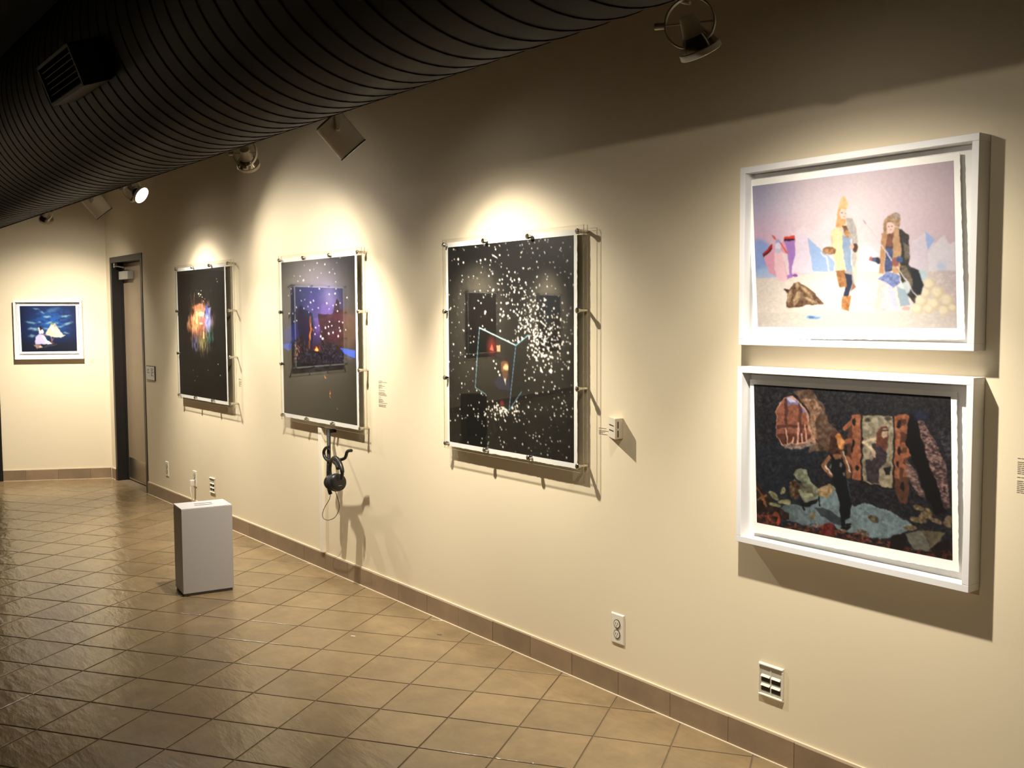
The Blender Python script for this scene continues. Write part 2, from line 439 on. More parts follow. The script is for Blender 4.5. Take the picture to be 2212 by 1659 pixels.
def head(kind, p, t, label, wide=1.0, beam=1.0, size=76, bsize=56, tb=None, blend=.85, spill=1.0, trz=TRZ, rad=.022):
    p = Vector(p); t = Vector(t); d = (t-p).normalized()
    root = empty('track_spotlight', Matrix.Translation(p)); tag(root, label, 'spotlight', 'track spotlights')
    A = Matrix.Translation(d*(.036 if kind == 'ring' else 0)) @ d.to_track_quat('-Z', 'Y').to_matrix().to_4x4()
    top = trz-p.z
    if kind == 'ring':
        ax = Vector((.80, -.60, 0))              # yoke ring stands upright, across the track line
        ring = MB(); n = 40; R_ = .070
        pts = []
        for i in range(n):
            a = 2*math.pi*i/n; pts.append((R_*math.cos(a), 0, R_*math.sin(a)))
        vs_, fs_ = [], []
        for i in range(n):
            a = 2*math.pi*i/n
            for rr, yy in ((R_-.0022, -.008), (R_+.0022, -.008), (R_+.0022, .008), (R_-.0022, .008)): vs_.append((rr*math.cos(a), yy, rr*math.sin(a)))
        for i in range(n):
            j = (i+1) % n
            for k in range(4): fs_.append((i*4+k, i*4+(k+1) % 4, j*4+(k+1) % 4, j*4+k))
        YT = Matrix.Rotation(math.radians(32), 4, 'Z')
        yoke = ring.add(vs_, fs_, YT).build('yoke_ring', LAMPW, root, True)
        kb = MB()
        kb.lathe([(.011, -.012), (.011, .012)], 12, YT @ Matrix.Translation((0, 0, -R_-.008)) @ Matrix.Rotation(math.pi/2, 4, 'Y'), True, True)
        kb.box(-.004, .004, -.004, .004, -.012, .012, YT @ Matrix.Translation((0, 0, -R_)))
        kb.build('clamp_knob', LAMPW, yoke, True)
        kb = MB(); kb.lathe([(.010, 0), (.010, .03)], 12, YT @ Matrix.Translation((-R_, 0, 0)) @ Matrix.Rotation(-math.pi/2, 4, 'Y'), True, True); kb.build('side_knob', LAMPW, yoke, True)
        body = MB().lathe([(.0, .060), (.024, .058), (.027, .036), (.031, .012), (.036, .002)], 28, A).build('lamp_neck', LAMPW, root, True)
        MB().lathe([(.036, .002), (.048, -.016), (.055, -.034)], 28, A).build('reflector_bowl', CHROME, root, True)
        MB().lathe([(.055, -.034), (.060, -.036), (.061, -.052), (.057, -.054), (.053, -.036)], 28, A).build('reflector_rim', LAMPW, root, True)
        MB().lathe([(.0, -.036), (.053, -.037)], 28, A).build('lens', GLOW, root)
        MB().tube([YT @ Vector((-R_, 0, 0)), YT @ Vector((R_, 0, 0))], .0028, 8).build('pivot_pin', LAMPW, yoke)
        MB().tube(spline([(.0, 0, top), (-.03, .0, top*.75), (-.055, 0, .10), (-.045, .0, .075), (0, 0, .055)], 6), .006, 8).build('supply_cord', LAMPW, root, True)
        MB().tube([(0, 0, R_), (0, 0, top)], .008, 8).build('stem', LAMPW, root)
        front = p+d*.115
    else:
        body = MB().lathe([(.0, .070), (.062, .070), (.071, .062), (.071, -.10), (.0685, -.10), (.0685, -.05)], 32, A).build('lamp_can', LAMPW, root, True)
        MB().lathe([(.0685, -.10), (.0725, -.10), (.0725, -.105), (.0685, -.105)], 32, A).build('can_rim', LAMPD, root, True)
        MB().lathe([(.0685, -.105), (.066, -.06)], 32, A).build('baffle', LAMPD, root, True)
        MB().lathe([(.0, -.058), (.066, -.06)], 28, A).build('lens', GLOW, root)
        YK = Matrix.Rotation(math.radians(62), 4, 'Z')
        MB().box(-.010, .010, -.002, .002, -.012, .10, YK @ Matrix.Translation((0, -.078, 0))).build('yoke_arm', LAMPW, root)
        MB().lathe([(.009, 0), (.009, .016)], 12, YK @ Matrix.Translation((0, -.08, 0)) @ Matrix.Rotation(math.pi/2, 4, 'X'), True, True).build('tilt_knob', LAMPW, root, True)
        MB().box(-.010, .010, -.080, .012, .096, .102, YK).build('yoke_bridge', LAMPW, root)
        MB().lathe([(.008, .10), (.008, top-.02)], 10).build('stem', LAMPW, root)
        front = p+d*.112
    MB().box(-.035, .035, -.017, .017, top-.03, top).build('track_adapter', LAMPW, root)
    if wide: spot(root, 'wide_beam', front, t, WIDE*wide, size, blend, rad)
    if beam: spot(root, 'centre_beam', front, tb or (t[0], t[1], .4), BEAM*beam, bsize, 1.0, rad)
    if spill: spot(root, 'spill_light', front, (t[0], t[1], .3), SPILL*spill, 140, 1.0, rad)
    return root
track_line(Matrix.Translation((0, LY, TRZ)), -10.2, 1.0, 'white lighting track hidden above the duct along the long wall', 0)
LP = [onwall(1490, 50, .8), onwall(730, 285, .8), onwall(530, 330, .8), onwall(285, 408, .8), onwall(205, 438, .8), onwall(100, 458, .8)]
head('ring', LP[0], (-2.03, 0, 1.2), 'ring-yoked spotlight hanging at the top above the two white frames', .52, 1.15, 96, 74, blend=1.0)
head('can', LP[1], (-3.88, 0, 1.5), 'white cylinder spotlight nearest the print with the glowing cube', .90, 1.35, 84, 84, (-3.95, 0, .45), blend=.8)
head('ring', LP[2], (-6.30, 0, 1.35), 'ring-yoked spotlight left of the nearer cylinder spotlight', 1.0, 1.2, 98, 86, (-5.65, 0, .45), blend=1.0)
head('ring', LP[3], (-6.1, 0, 1.7), 'brightly lit spotlight with its glowing face turned to the right', .55, .6, 104, 70, (-6.6, 0, .5), blend=1.0, spill=.5)
head('can', LP[4], (-7.92, 0, 1.5), 'farther white cylinder spotlight beside the glowing one', .90, 1.3, 82, 80, (-7.95, 0, .45), blend=.8)
head('ring', LP[5], (-10.98, -.52, .80), 'farthest ring-yoked spotlight, above the small blue picture', 2.3, 1.1, 96, 64, (-10.9, -.5, .35), blend=1.0)
# added track and lamps light the mirrored end wall; another track across the room
ET = Matrix(endT(0)); ET.translation = Vector(EA+EN*.95+np.array([0, 0, TRZ]))
track_line(ET, -13.0, -2.4, 'white lighting track added along the end wall out of view', 0)
for k, s in enumerate((3.65, 8.3, 11.2)):
    q = EA+ED*s+EN*.95; t = EA+ED*s
    head('can', (q[0], q[1], 2.46), (t[0], t[1], 1.35), 'unseen white cylinder spotlight added over the %s print of the end wall' % ('first', 'second', 'third')[k], 2.0, 1.0, 130, 70, spill=2)
q = (-1.6, -6.0, 2.52)
tt = empty('lighting_track', Matrix.Translation((0, -6.0, TRZ))); tag(tt, 'white lighting track across the room behind the camera', 'track')
MB().box(-4, 1.5, -.018, .018, 0, .034).build('track_rail', LAMPW, tt)
for x in (-3.5, 1.0): MB().lathe([(.006, .034), (.006, CEIL-TRZ)], 8, Matrix.Translation((x, 0, 0))).build('hanger_rod', LAMPD, tt)
head('can', (-1.5, -6.0, 2.46), (-1.35, 0, 1.2), 'white cylinder spotlight behind the camera aimed at the white frames', 1.4, 0, 60, spill=.5, rad=.05)

# ---------------------------------------------------------------- picture painting (colours computed per vertex)
def fbm(x, y, seed, octaves=4, gain=.5):
    out = np.zeros_like(x); amp = 1; tot = 0; r = np.random.default_rng(seed)
    for o in range(octaves):
        tab = r.random((64, 64)); ix = np.floor(x).astype(int); iy = np.floor(y).astype(int)
        fx = x-ix; fy = y-iy; fx = fx*fx*(3-2*fx); fy = fy*fy*(3-2*fy)
        a = tab[iy % 64, ix % 64]; b = tab[iy % 64, (ix+1) % 64]; c = tab[(iy+1) % 64, ix % 64]; d = tab[(iy+1) % 64, (ix+1) % 64]
        out += amp*((a*(1-fx)+b*fx)*(1-fy)+(c*(1-fx)+d*fx)*fy); tot += amp; amp *= gain; x = x*2.03+7.1; y = y*2.03+3.7
    return out/tot
class Canvas:
    def __init__(s, PX, PY): s.X0 = PX; s.Y0 = PY; s.C = np.zeros(PX.shape+(3,)); s.crop(0, 0, 1)
    def crop(s, ox, oy, k, warp=0, ws=.03):
        s.X = (s.X0-ox)*k; s.Y = (s.Y0-oy)*k
        if warp:
            a = (fbm(s.X*ws, s.Y*ws, 301, 3)-.5)*2*warp; b = (fbm(s.X*ws, s.Y*ws, 302, 3)-.5)*2*warp
            s.X = s.X+a; s.Y = s.Y+b
        return s
    def finish(s, gain, grain=0, gs=.1, sat=1.0):
        g = s.C.mean(-1, keepdims=True); s.C = g+(s.C-g)*sat
        if grain: s.C = s.C*(1-grain+2*grain*fbm(s.X*gs, s.Y*gs, 303, 3))[..., None]
        s.C = s.C*gain
    def put(s, m_, col, alpha=1):
        a = (np.asarray(m_, float)*alpha)[..., None]; s.C = s.C*(1-a)+np.asarray(col, float)*a; return s
    def mask(s, pts):
        P = np.asarray(pts, float); x0, y0 = P.min(0); x1, y1 = P.max(0); M_ = np.zeros(s.X.shape, bool)
        bb = (s.X >= x0) & (s.X <= x1) & (s.Y >= y0) & (s.Y <= y1)
        if not bb.any(): return M_
        x = s.X[bb]; y = s.Y[bb]; ins = np.zeros(x.shape, bool)
        for i in range(len(P)):
            xa, ya = P[i]; xb, yb = P[i-1]
            if ya == yb: continue
            c = (ya > y) != (yb > y); ins ^= c & (x < (xb-xa)*(y-ya)/(yb-ya)+xa)
        M_[bb] = ins; return M_
    def poly(s, pts, col, alpha=1, tex=0, ts=.03, seed=1):
        m_ = s.mask(pts)
        if tex:
            n = (fbm(s.X*ts*.6, s.Y*ts*.6, seed, 3)-.5)*2*tex*.8
            col = np.clip(np.asarray(col, float)+n[..., None]*255, 0, 255)
        return s.put(m_, col, alpha)
    def ell(s, cx, cy, rx, ry, col, alpha=1, soft=0, rot=0, tex=0, ts=.03, seed=1):
        dx = s.X-cx; dy = s.Y-cy; c, q = math.cos(rot), math.sin(rot)
        u = (dx*c+dy*q)/rx; v = (-dx*q+dy*c)/ry; r = np.sqrt(u*u+v*v)
        m_ = np.clip((1+soft-r)/(2*soft), 0, 1) if soft else (r < 1)
        if tex:
            n = (fbm(s.X*ts*.6, s.Y*ts*.6, seed, 3)-.5)*2*tex*.8; col = np.clip(np.asarray(col, float)+n[..., None]*255, 0, 255)
        return s.put(m_, col, alpha)
    def line(s, pts, wd, col, alpha=1):
        for (xa, ya), (xb, yb) in zip(pts[:-1], pts[1:]):
            L2 = (xb-xa)**2+(yb-ya)**2 or 1; t = np.clip(((s.X-xa)*(xb-xa)+(s.Y-ya)*(yb-ya))/L2, 0, 1)
            s.put(np.hypot(s.X-xa-t*(xb-xa), s.Y-ya-t*(yb-ya)) < wd/2, col, alpha)
        return s
    def grad(s, m_, c0, c1, t): 
        t = np.clip(t, 0, 1)[..., None]; a = np.asarray(m_, float)[..., None]
        s.C = s.C*(1-a)+(np.asarray(c0, float)*(1-t)+np.asarray(c1, float)*t)*a; return s
    def spots(s, pts, col, alpha=1, asp=1.2):           # (x, y, r) dots
        for x, y, r in pts: s.ell(x, y, r, r*asp, col, alpha, .25)
        return s

def paint_polar(c):
    c.crop(1610, 400, 5.183, 13, .016); X, Y = c.X, c.Y; one = np.ones(X.shape)
    gx = np.clip(X/2400, 0, 1); 
    c.grad(one, (172, 172, 205), (240, 222, 232), np.clip(X/700+Y/2600, 0, 1))
    c.grad(X > 1200, (243, 226, 234), (203, 180, 192), (X-1200)/1300)
    c.put(np.clip((Y-200)/420, 0, 1)*np.clip(1-X/900, 0, 1), (222, 170, 190), .75)
    c.put(np.exp(-((X-1090)/400)**2-((Y-520)/480)**2), (250, 240, 242), .8)
    # ice mountains
    c.ell(150, 800, 150, 190, (140, 165, 222), .9, .15); c.ell(250, 1020, 150, 110, (178, 205, 240), .8, .2)
    c.poly([(520, 560), (640, 460), (800, 520), (930, 300), (1010, 420), (1010, 980), (520, 980)], (250, 240, 250), .55)
    c.poly([(530, 540), (680, 540), (760, 980), (510, 980)], (240, 225, 245), .8)
    c.poly([(690, 580), (850, 720), (1000, 860), (1000, 970), (760, 970)], (165, 195, 242), .9)
    c.poly([(1850, 660), (2010, 520), (2110, 640), (2330, 720), (2350, 960), (1850, 960)], (222, 214, 228), .8)
    c.poly([(2010, 520), (2125, 610), (2040, 730)], (160, 185, 232), .95)
    c.poly([(2040, 760), (2220, 560), (2280, 660), (2390, 620), (2400, 960), (2060, 960)], (228, 222, 232), .85)
    c.ell(2195, 910, 50, 60, (190, 205, 235), .7, .4)
    c.poly([(1180, 980), (1330, 640), (1480, 760), (1530, 960)], (252, 246, 252), .8)
    # snow ground
    g = c.mask([(100, 1040), (500, 1030), (760, 985), (1010, 960), (1500, 960), (1900, 965), (2400, 950), (2420, 1640), (100, 1640)])
    c.put(g, (232, 220, 212), 1); c.put(g*np.clip((X-1700)/600, 0, 1), (190, 176, 182), .75)
    c.put(g*np.clip((Y-1400)/220, 0, 1), (205, 198, 200), .55); c.put(g*np.exp(-((X-1000)/450)**2-((Y-1150)/200)**2), (252, 242, 238), .8)
    n = fbm(X*.05, Y*.09, 3, 5); c.put(g*np.clip((n-.55)*9, 0, 1), (248, 240, 226), .45); c.put(g*np.clip((.42-n)*9, 0, 1), (205, 190, 185), .3)
    # crashed pink machine
    c.poly([(200, 790), (300, 690), (420, 640), (560, 600), (560, 790), (525, 920), (530, 1040), (450, 1070), (270, 990), (230, 870)], (228, 168, 190), 1)
    c.poly([(440, 630), (552, 600), (562, 790), (525, 910), (530, 1040), (470, 1050), (480, 760)], (170, 130, 200), 1)
    c.poly([(330, 760), (405, 740), (470, 1050), (440, 1080), (370, 1080), (325, 930)], (245, 205, 215), 1)
    c.poly([(400, 740), (470, 770), (500, 1000), (470, 1010)], (242, 220, 230), 1)
    c.poly([(195, 775), (300, 655), (305, 700), (205, 808)], (170, 40, 35)); c.poly([(200, 800), (300, 700), (303, 715), (208, 812)], (50, 20, 25))
    c.poly([(435, 580), (550, 565), (552, 600), (440, 620)], (215, 75, 55)); c.poly([(438, 605), (552, 598), (552, 612), (440, 634)], (60, 25, 45))
    c.poly([(298, 556), (330, 575), (345, 612), (318, 605)], (205, 85, 70)); c.line([(395, 650), (470, 755)], 16, (220, 95, 80))
    c.ell(362, 640, 30, 34, (165, 165, 215)); c.ell(365, 690, 36, 45, (225, 222, 240)); c.ell(365, 740, 42, 22, (205, 200, 225)); c.ell(555, 1015, 30, 16, (140, 85, 165))
    # pile of fish
    c.poly([(455, 1370), (480, 1180), (540, 1100), (600, 1085), (700, 1140), (790, 1220), (880, 1330), (700, 1340), (600, 1365)], (105, 80, 62), 1, .25, .09, 4)
    for (x, y, rx, ry, r) in ((500, 1240, 24, 80, .2), (575, 1270, 30, 85, .35), (690, 1190, 26, 95, -.75), (585, 1130, 30, 45, .1), (730, 1290, 24, 90, -1.2)):
        c.ell(x, y, rx, ry, (150, 122, 95), 1, 0, r, .3, .08, 5); c.ell(x-6, y-8, rx*.5, ry*.7, (205, 178, 140), .7, .3, r, .2, .1, 6)
    c.poly([(420, 1165), (490, 1165), (470, 1210)], (60, 45, 40)); c.ell(555, 1160, 9, 9, (40, 30, 25))
    c.ell(770, 1475, 100, 30, (205, 222, 240), .8, .5); c.ell(760, 1480, 76, 24, (60, 130, 205), 1, .25); c.ell(740, 1485, 34, 14, (20, 75, 160)); c.ell(800, 1470, 26, 8, (215, 232, 245))
    # standing figure in pale fur coat
    c.poly([(960, 520), (1030, 450), (1110, 440), (1180, 365), (1230, 420), (1262, 560), (1270, 700), (1250, 900), (1240, 1130), (1180, 1195), (1110, 950), (1010, 950), (985, 780), (950, 620)], (235, 222, 200), 1, .12, .05, 8)
    c.poly([(960, 520), (1040, 470), (1080, 560), (1115, 940), (1010, 950), (985, 780)], (250, 238, 190), 1, .1, .06, 9)
    c.poly([(1120, 370), (1190, 368), (1240, 450), (1262, 640), (1240, 790), (1230, 930), (1185, 900), (1170, 600)], (196, 190, 188), 1, .14, .06, 10)
    c.poly([(1080, 560), (1170, 590), (1190, 800), (1200, 980), (1150, 1010), (1110, 900)], (158, 178, 208), 1, .06, .04, 11)
    c.poly([(1100, 950), (1195, 970), (1240, 1140), (1180, 1190), (1130, 1060)], (180, 172, 172), 1, .1, .06, 12)
    c.poly([(1112, 975), (1180, 1010), (1200, 1060), (1160, 1240), (1100, 1240), (1120, 1100)], (48, 52, 72))
    c.poly([(1015, 955), (1110, 945), (1130, 1140), (1060, 1145), (1030, 1050)], (165, 118, 78), 1, .2, .08, 13); c.poly([(1200, 1090), (1240, 1130), (1185, 1195)], (150, 105, 85))
    c.poly([(1085, 1240), (1185, 1235), (1165, 1412), (1085, 1390)], (176, 125, 80), 1, .3, .07, 14)
    c.poly([(1010, 460), (1035, 280), (1075, 240), (1130, 250), (1120, 430), (1060, 480)], (232, 180, 125), 1, .15, .06, 15)
    c.ell(1098, 325, 42, 62, (250, 222, 212)); c.poly([(1035, 280), (1060, 140), (1100, 120), (1150, 220), (1135, 262), (1060, 262)], (245, 205, 150), .9, .1, .05, 16)
    c.ell(1085, 312, 9, 5, (120, 85, 80)); c.ell(1118, 312, 8, 5, (120, 85, 80)); c.ell(1100, 358, 11, 5, (205, 120, 120))
    c.poly([(1080, 455), (1130, 450), (1160, 545), (1120, 590)], (120, 85, 62), 1, .2, .08, 17); c.ell(1138, 545, 34, 40, (195, 150, 110), 1, 0, 0, .3, .1, 18)
    c.ell(945, 735, 75, 44, (165, 125, 90), 1, 0, .1, .35, .09, 19); c.line([(850, 750), (870, 790), (905, 800), (935, 960)], 14, (252, 250, 248)); c.line([(1180, 600), (1195, 890)], 16, (225, 228, 232))
    c.ell(1230, 700, 34, 46, (88, 62, 52)); c.ell(1190, 690, 26, 30, (235, 195, 180))
    # seated figure with long spear (crop shifted by 1192)
    k = 1192
    def q(*p): return [(x+k, y) for x, y in p]
    c.poly(q((520, 480), (635, 560), (650, 830), (640, 900), (760, 950), (800, 1120), (770, 1240), (700, 1320), (590, 1200), (540, 1000), (480, 900)), (52, 48, 48), 1, .12, .06, 20)
    c.poly(q((570, 640), (640, 680), (650, 820), (600, 850)), (150, 140, 120), .6, .3, .12, 21); c.poly(q((540, 900), (600, 900), (700, 1100), (640, 1200), (560, 1000)), (150, 135, 110), .6, .35, .12, 22)
    c.ell(780+k, 1010, 68, 60, (188, 210, 222), .9, .1); c.poly(q((650, 930), (740, 945), (800, 1110), (760, 1250), (690, 1150)), (30, 32, 42))
    c.poly(q((390, 540), (470, 540), (480, 960), (370, 980)), (70, 62, 78), 1, .12, .07, 23)
    c.poly(q((385, 700), (460, 720), (470, 930), (375, 980)), (74, 84, 125), 1, .2, .09, 24)
    c.poly(q((330, 540), (400, 510), (380, 720), (360, 1000), (310, 990)), (190, 148, 112), 1, .12, .06, 25)
    c.poly(q((465, 460), (525, 470), (555, 760), (530, 985), (455, 990), (460, 700)), (196, 158, 122), 1, .12, .06, 26)
    c.poly(q((355, 540), (358, 400), (410, 340), (490, 310), (545, 380), (530, 470), (470, 440), (410, 430), (385, 530)), (170, 140, 112), 1, .22, .07, 27)
    c.ell(505+k, 350, 38, 40, (165, 150, 138), 1, 0, 0, .25, .1, 28); c.ell(435+k, 470, 42, 62, (240, 205, 195)); c.ell(418+k, 462, 9, 5, (90, 65, 62)); c.ell(455+k, 458, 9, 5, (90, 65, 62)); c.ell(434+k, 503, 12, 5, (180, 100, 100))
    c.poly(q((400, 540), (465, 530), (455, 690), (380, 690)), (128, 84, 68), 1, .12, .07, 29)
    c.poly(q((205, 815), (300, 808), (320, 880), (205, 845)), (84, 92, 120)); c.ell(213+k, 825, 22, 24, (190, 105, 100)); c.ell(298+k, 845, 26, 38, (44, 46, 66))
    c.poly(q((290, 1060), (400, 970), (540, 1010), (540, 1090), (460, 1160), (400, 1110)), (128, 142, 190), 1, .25, .08, 30)
    c.poly(q((290, 1055), (400, 1100), (470, 1160), (540, 1400), (120, 1415), (230, 1250)), (230, 212, 218), 1, .1, .03, 31)
    c.poly(q((300, 1070), (350, 1080), (330, 1400), (240, 1410)), (236, 205, 196), .8); c.poly(q((400, 1110), (470, 1170), (520, 1400), (450, 1400)), (196, 205, 232), .8)
    c.ell(600+k, 1150, 60, 70, (212, 224, 230), .9, .1); c.poly(q((500, 1130), (600, 1170), (660, 1340), (540, 1360)), (150, 170, 186), .9); c.ell(605+k, 1380, 48, 22, (232, 180, 175))
    c.line(q((130, 400), (330, 670)), 7, (225, 205, 205)); c.line(q((330, 670), (480, 880), (735, 1255)), 13, (222, 218, 222)); c.line(q((130, 400), (155, 435)), 14, (190, 160, 165))
    c.ell(490+k, 860, 40, 50, (150, 92, 84)); c.ell(540+k, 830, 36, 36, (70, 90, 135), 1, 0, 0, .15, .1, 33)
    for (x, y, r) in ((870, 1110, 68), (835, 1210, 55), (965, 1210, 72), (1070, 1290, 72), (780, 1300, 72), (920, 1340, 75), (735, 1390, 65), (860, 1390, 55), (1130, 1375, 46), (1035, 1410, 58)):
        c.ell(x+k, y, r, r*.95, (214, 198, 172)); c.ell(x+k-r*.2, y-r*.22, r*.72, r*.66, (240, 228, 204), .9, .35)
    c.put(c.Y > 1425, (206, 198, 190), .35); c.put((c.Y > 1425)*np.clip((fbm(X*.03, Y*.05, 40)-.55)*6, 0, 1), (238, 228, 205), .4)
    c.finish(.76, .04, .05, 1.1)

def paint_mirror(c):
    c.crop(1610, 820, 4.608, 18, .016); X, Y = c.X, c.Y
    n = fbm(X*.03, Y*.03, 50, 5); n2 = fbm(X*.09, Y*.09, 51, 4)
    c.C[:] = np.array((22, 24, 34)); c.put(np.clip((n-.45)*6, 0, 1), (42, 37, 38), .7); c.put(np.clip((n2-.55)*7, 0, 1), (74, 66, 66), .6); c.put(np.clip((.42-n2)*8, 0, 1), (8, 9, 15), .8)
    c.put((Y > 650)*(X < 700), (24, 40, 58), .35)
    # light falling on the rough wall beside the hole
    c.poly([(480, 120), (640, 90), (780, 260), (820, 420), (980, 560), (980, 700), (640, 720), (640, 300)], (120, 84, 60), .75, .3, .05, 52)
    c.poly([(560, 180), (700, 200), (760, 300), (690, 420), (720, 600), (640, 560), (640, 330)], (178, 128, 92), .6, .45, .09, 53)
    # arched hole with lit facade
    c.poly([(300, 320), (380, 180), (470, 160), (560, 230), (620, 330), (660, 520), (700, 620), (560, 640), (360, 660), (310, 560)], (210, 150, 120), 1, .15, .08, 54)
    hole = [(305, 330), (385, 190), (450, 180), (540, 230), (600, 340), (650, 560), (600, 620), (440, 640), (370, 650), (315, 560)]
    hm = c.mask(hole); c.put(hm, (140, 74, 52)); c.put(hm*(n2 > .5), (172, 100, 70), .7)
    c.poly([(410, 190), (450, 178), (540, 230), (590, 330), (560, 330), (520, 250), (470, 240), (430, 260)], (128, 118, 170)); c.poly([(420, 190), (460, 180), (500, 220), (450, 230)], (205, 205, 235))
    c.put(hm*((np.abs(X-405) < 14) | (np.abs(Y-468) < 16) | (np.abs(X-545) < 16)), (70, 36, 34), .75); c.put(hm*(Y > 540), (60, 26, 20), .6)
    for x, y in ((402, 490), (478, 575), (527, 430), (555, 545), (595, 455)): c.line([(x, y), (x+(25 if x == 402 else (12 if x > 540 else 0)), 640)], 16, (226, 160, 135))
    c.poly([(360, 655), (560, 635), (700, 615), (720, 640), (560, 690), (400, 690)], (150, 122, 108), .9, .4, .1, 55)
    # carved standing mirror
    k = 1060; kk = 1.1115                         # right crop has scale 4.147 and x offset 230
    def q(*p): return [(k+x*kk, y*kk) for x, y in p]
    c.poly(q((0, 320), (90, 310), (460, 320), (520, 470), (530, 640), (480, 800), (500, 1000), (430, 1100), (380, 990), (70, 900), (-40, 820), (-40, 500)), (96, 52, 34), .9)
    cop = (166, 92, 58)
    for pts in (((-60, 430), (0, 380), (40, 340)), ((-70, 560), (0, 540), (30, 640), (20, 760)), ((-40, 700), (50, 820)), ((450, 340), (500, 330), (520, 400), (470, 450), (525, 480)), ((400, 460), (470, 440)), ((420, 640), (460, 580), (520, 600), (515, 670), (450, 690), (430, 780)), ((410, 740), (500, 800), (470, 900)), ((400, 900), (490, 900), (480, 1000)), ((400, 980), (440, 1080)), ((480, 1090), (500, 960))):
        c.line(q(*pts), 46, cop)
    for pts in (((400, 900), (490, 900), (480, 1000)), ((400, 980), (440, 1080)), ((480, 1090), (500, 960))): c.line(q(*pts), 46, (92, 52, 36))
    for a, b in ((0, 78), (385, 430)): c.poly(q((a, 320), (b, 320), (b, 900), (a, 880)), cop, 1, .14, .08, 56)
    for p in ((20, 385, 16, 30), (10, 590, 14, 60), (40, 790, 14, 26), (425, 400, 22, 36), (425, 640, 18, 40), (415, 760, 10, 30), (450, 960, 18, 40)): c.ell(k+p[0]*kk, p[1]*kk, p[2]*kk, p[3]*kk, (28, 16, 16))
    c.poly(q((75, 312), (382, 318), (388, 990), (82, 930)), (22, 16, 14))
    mir = q((90, 322), (372, 326), (368, 975), (96, 915)); c.poly(mir, (150, 138, 112), 1, .25, .06, 57)
    c.ell(k+140*kk, 360*kk, 30, 20, (40, 34, 30), .8, .3); c.ell(k+330*kk, 355*kk, 36, 26, (44, 40, 38), .8, .3)
    c.poly(q((130, 720), (200, 670), (180, 580), (300, 560), (310, 740), (240, 820), (250, 940), (130, 910)), (58, 46, 52), 1, .1, .08, 58)
    c.poly(q((250, 810), (350, 790), (360, 970), (250, 940)), (168, 150, 118), .9)
    c.line(q((225, 530), (105, 560), (205, 650)), 32, (214, 188, 152)); c.line(q((200, 640), (205, 690)), 22, (205, 176, 140)); c.line(q((130, 680), (170, 690)), 60, (190, 166, 130), .5)
    c.poly(q((220, 600), (225, 470), (260, 420), (310, 420), (325, 470), (320, 600), (290, 640), (250, 590)), (110, 58, 42), 1, .12, .08, 59); c.ell(k+293*kk, 480*kk, 30, 44, (205, 168, 138)); c.line(q((265, 460), (325, 465)), 12, (60, 40, 36)); c.poly(q((290, 800), (340, 770), (345, 850), (300, 850)), (30, 26, 28))
    # scales of light on the right-hand wall
    dg = c.mask(q((570, 370), (640, 380), (760, 560), (850, 800), (880, 1150), (830, 1150), (740, 880), (640, 620))); sp = fbm(X*.05, Y*.09, 60, 3)
    c.put(dg, (110, 76, 72), .8); c.put(dg*np.clip((sp-.48)*7, 0, 1), (190, 146, 134), .8); c.put(dg*np.clip((.45-sp)*7, 0, 1), (40, 26, 34), .8)
    dg = c.mask(q((480, 690), (560, 800), (660, 1060), (600, 1040), (490, 860))); c.put(dg, (112, 80, 74), .7); c.put(dg*np.clip((sp-.46)*7, 0, 1), (180, 140, 126), .8)
    c.poly(q((520, 300), (580, 360), (650, 620), (740, 900), (850, 1200), (760, 1220), (660, 1040), (560, 760), (480, 560)), (7, 6, 8)); dg = c.mask(q((760, 400), (890, 470), (890, 760), (830, 640))); c.put(dg*(sp > .55), (92, 84, 100), .7)
    c.ell(k+610*kk, 320*kk, 60, 50, (36, 46, 96), .5, .6)
    # floor of pale hexagon tiles
    fl = c.mask([(760, 1120), (860, 1060), (900, 1090), (960, 1130), (1080, 1260), (1180, 1230), (1400, 1290), (1560, 1370), (1660, 1450), (1600, 1520), (1480, 1560), (1320, 1590), (1120, 1540), (940, 1500), (860, 1440), (700, 1480), (560, 1440), (400, 1400), (340, 1280), (420, 1230), (640, 1260)])
    c.put(fl, (128, 150, 156)); hx = (np.sin(X*.16+np.floor(Y/22) % 2*np.pi)*np.sin(Y*.285)); c.put(fl*(np.abs(hx) < .22), (84, 104, 112), .55); c.put(fl*np.clip((760-X)/420, 0, 1), (70, 84, 84), .6)
    c.poly([(680, 1280), (780, 1270), (960, 1370), (1000, 1450), (880, 1440)], (42, 50, 58), .85)
    # armchair
    c.poly([(430, 1120), (440, 1020), (500, 990), (570, 1090), (520, 1190), (450, 1170)], (92, 66, 44), 1, .35, .07, 61)
    c.poly([(480, 940), (500, 890), (560, 878), (620, 900), (640, 1000), (720, 1070), (735, 1170), (590, 1228), (560, 1180), (520, 1100), (600, 1080)], (132, 136, 110), 1, .16, .07, 62)
    c.poly([(560, 1000), (620, 1060), (700, 1100), (720, 1140), (590, 1180), (540, 1090)], (96, 92, 66), .7, .2, .08, 63); c.ell(620, 1150, 56, 26, (160, 160, 124), 1, 0, -.2); c.line([(480, 930), (500, 890), (560, 872), (625, 900), (645, 1000), (735, 1080)], 12, (26, 22, 22))
    c.line([(560, 1215), (590, 1300)], 14, (18, 16, 16)); c.line([(735, 1170), (750, 1250)], 12, (18, 16, 16)); c.poly([(560, 1230), (740, 1180), (700, 1240), (580, 1262)], (16, 16, 18))
    # woman seen from behind
    c.poly([(840, 700), (850, 560), (900, 515), (960, 540), (985, 640), (980, 700), (930, 760), (850, 760)], (70, 36, 24), 1, .16, .06, 64)
    c.poly([(900, 560), (940, 530), (980, 620), (975, 700), (930, 690), (910, 620)], (205, 128, 62), .95, .25, .07, 65)
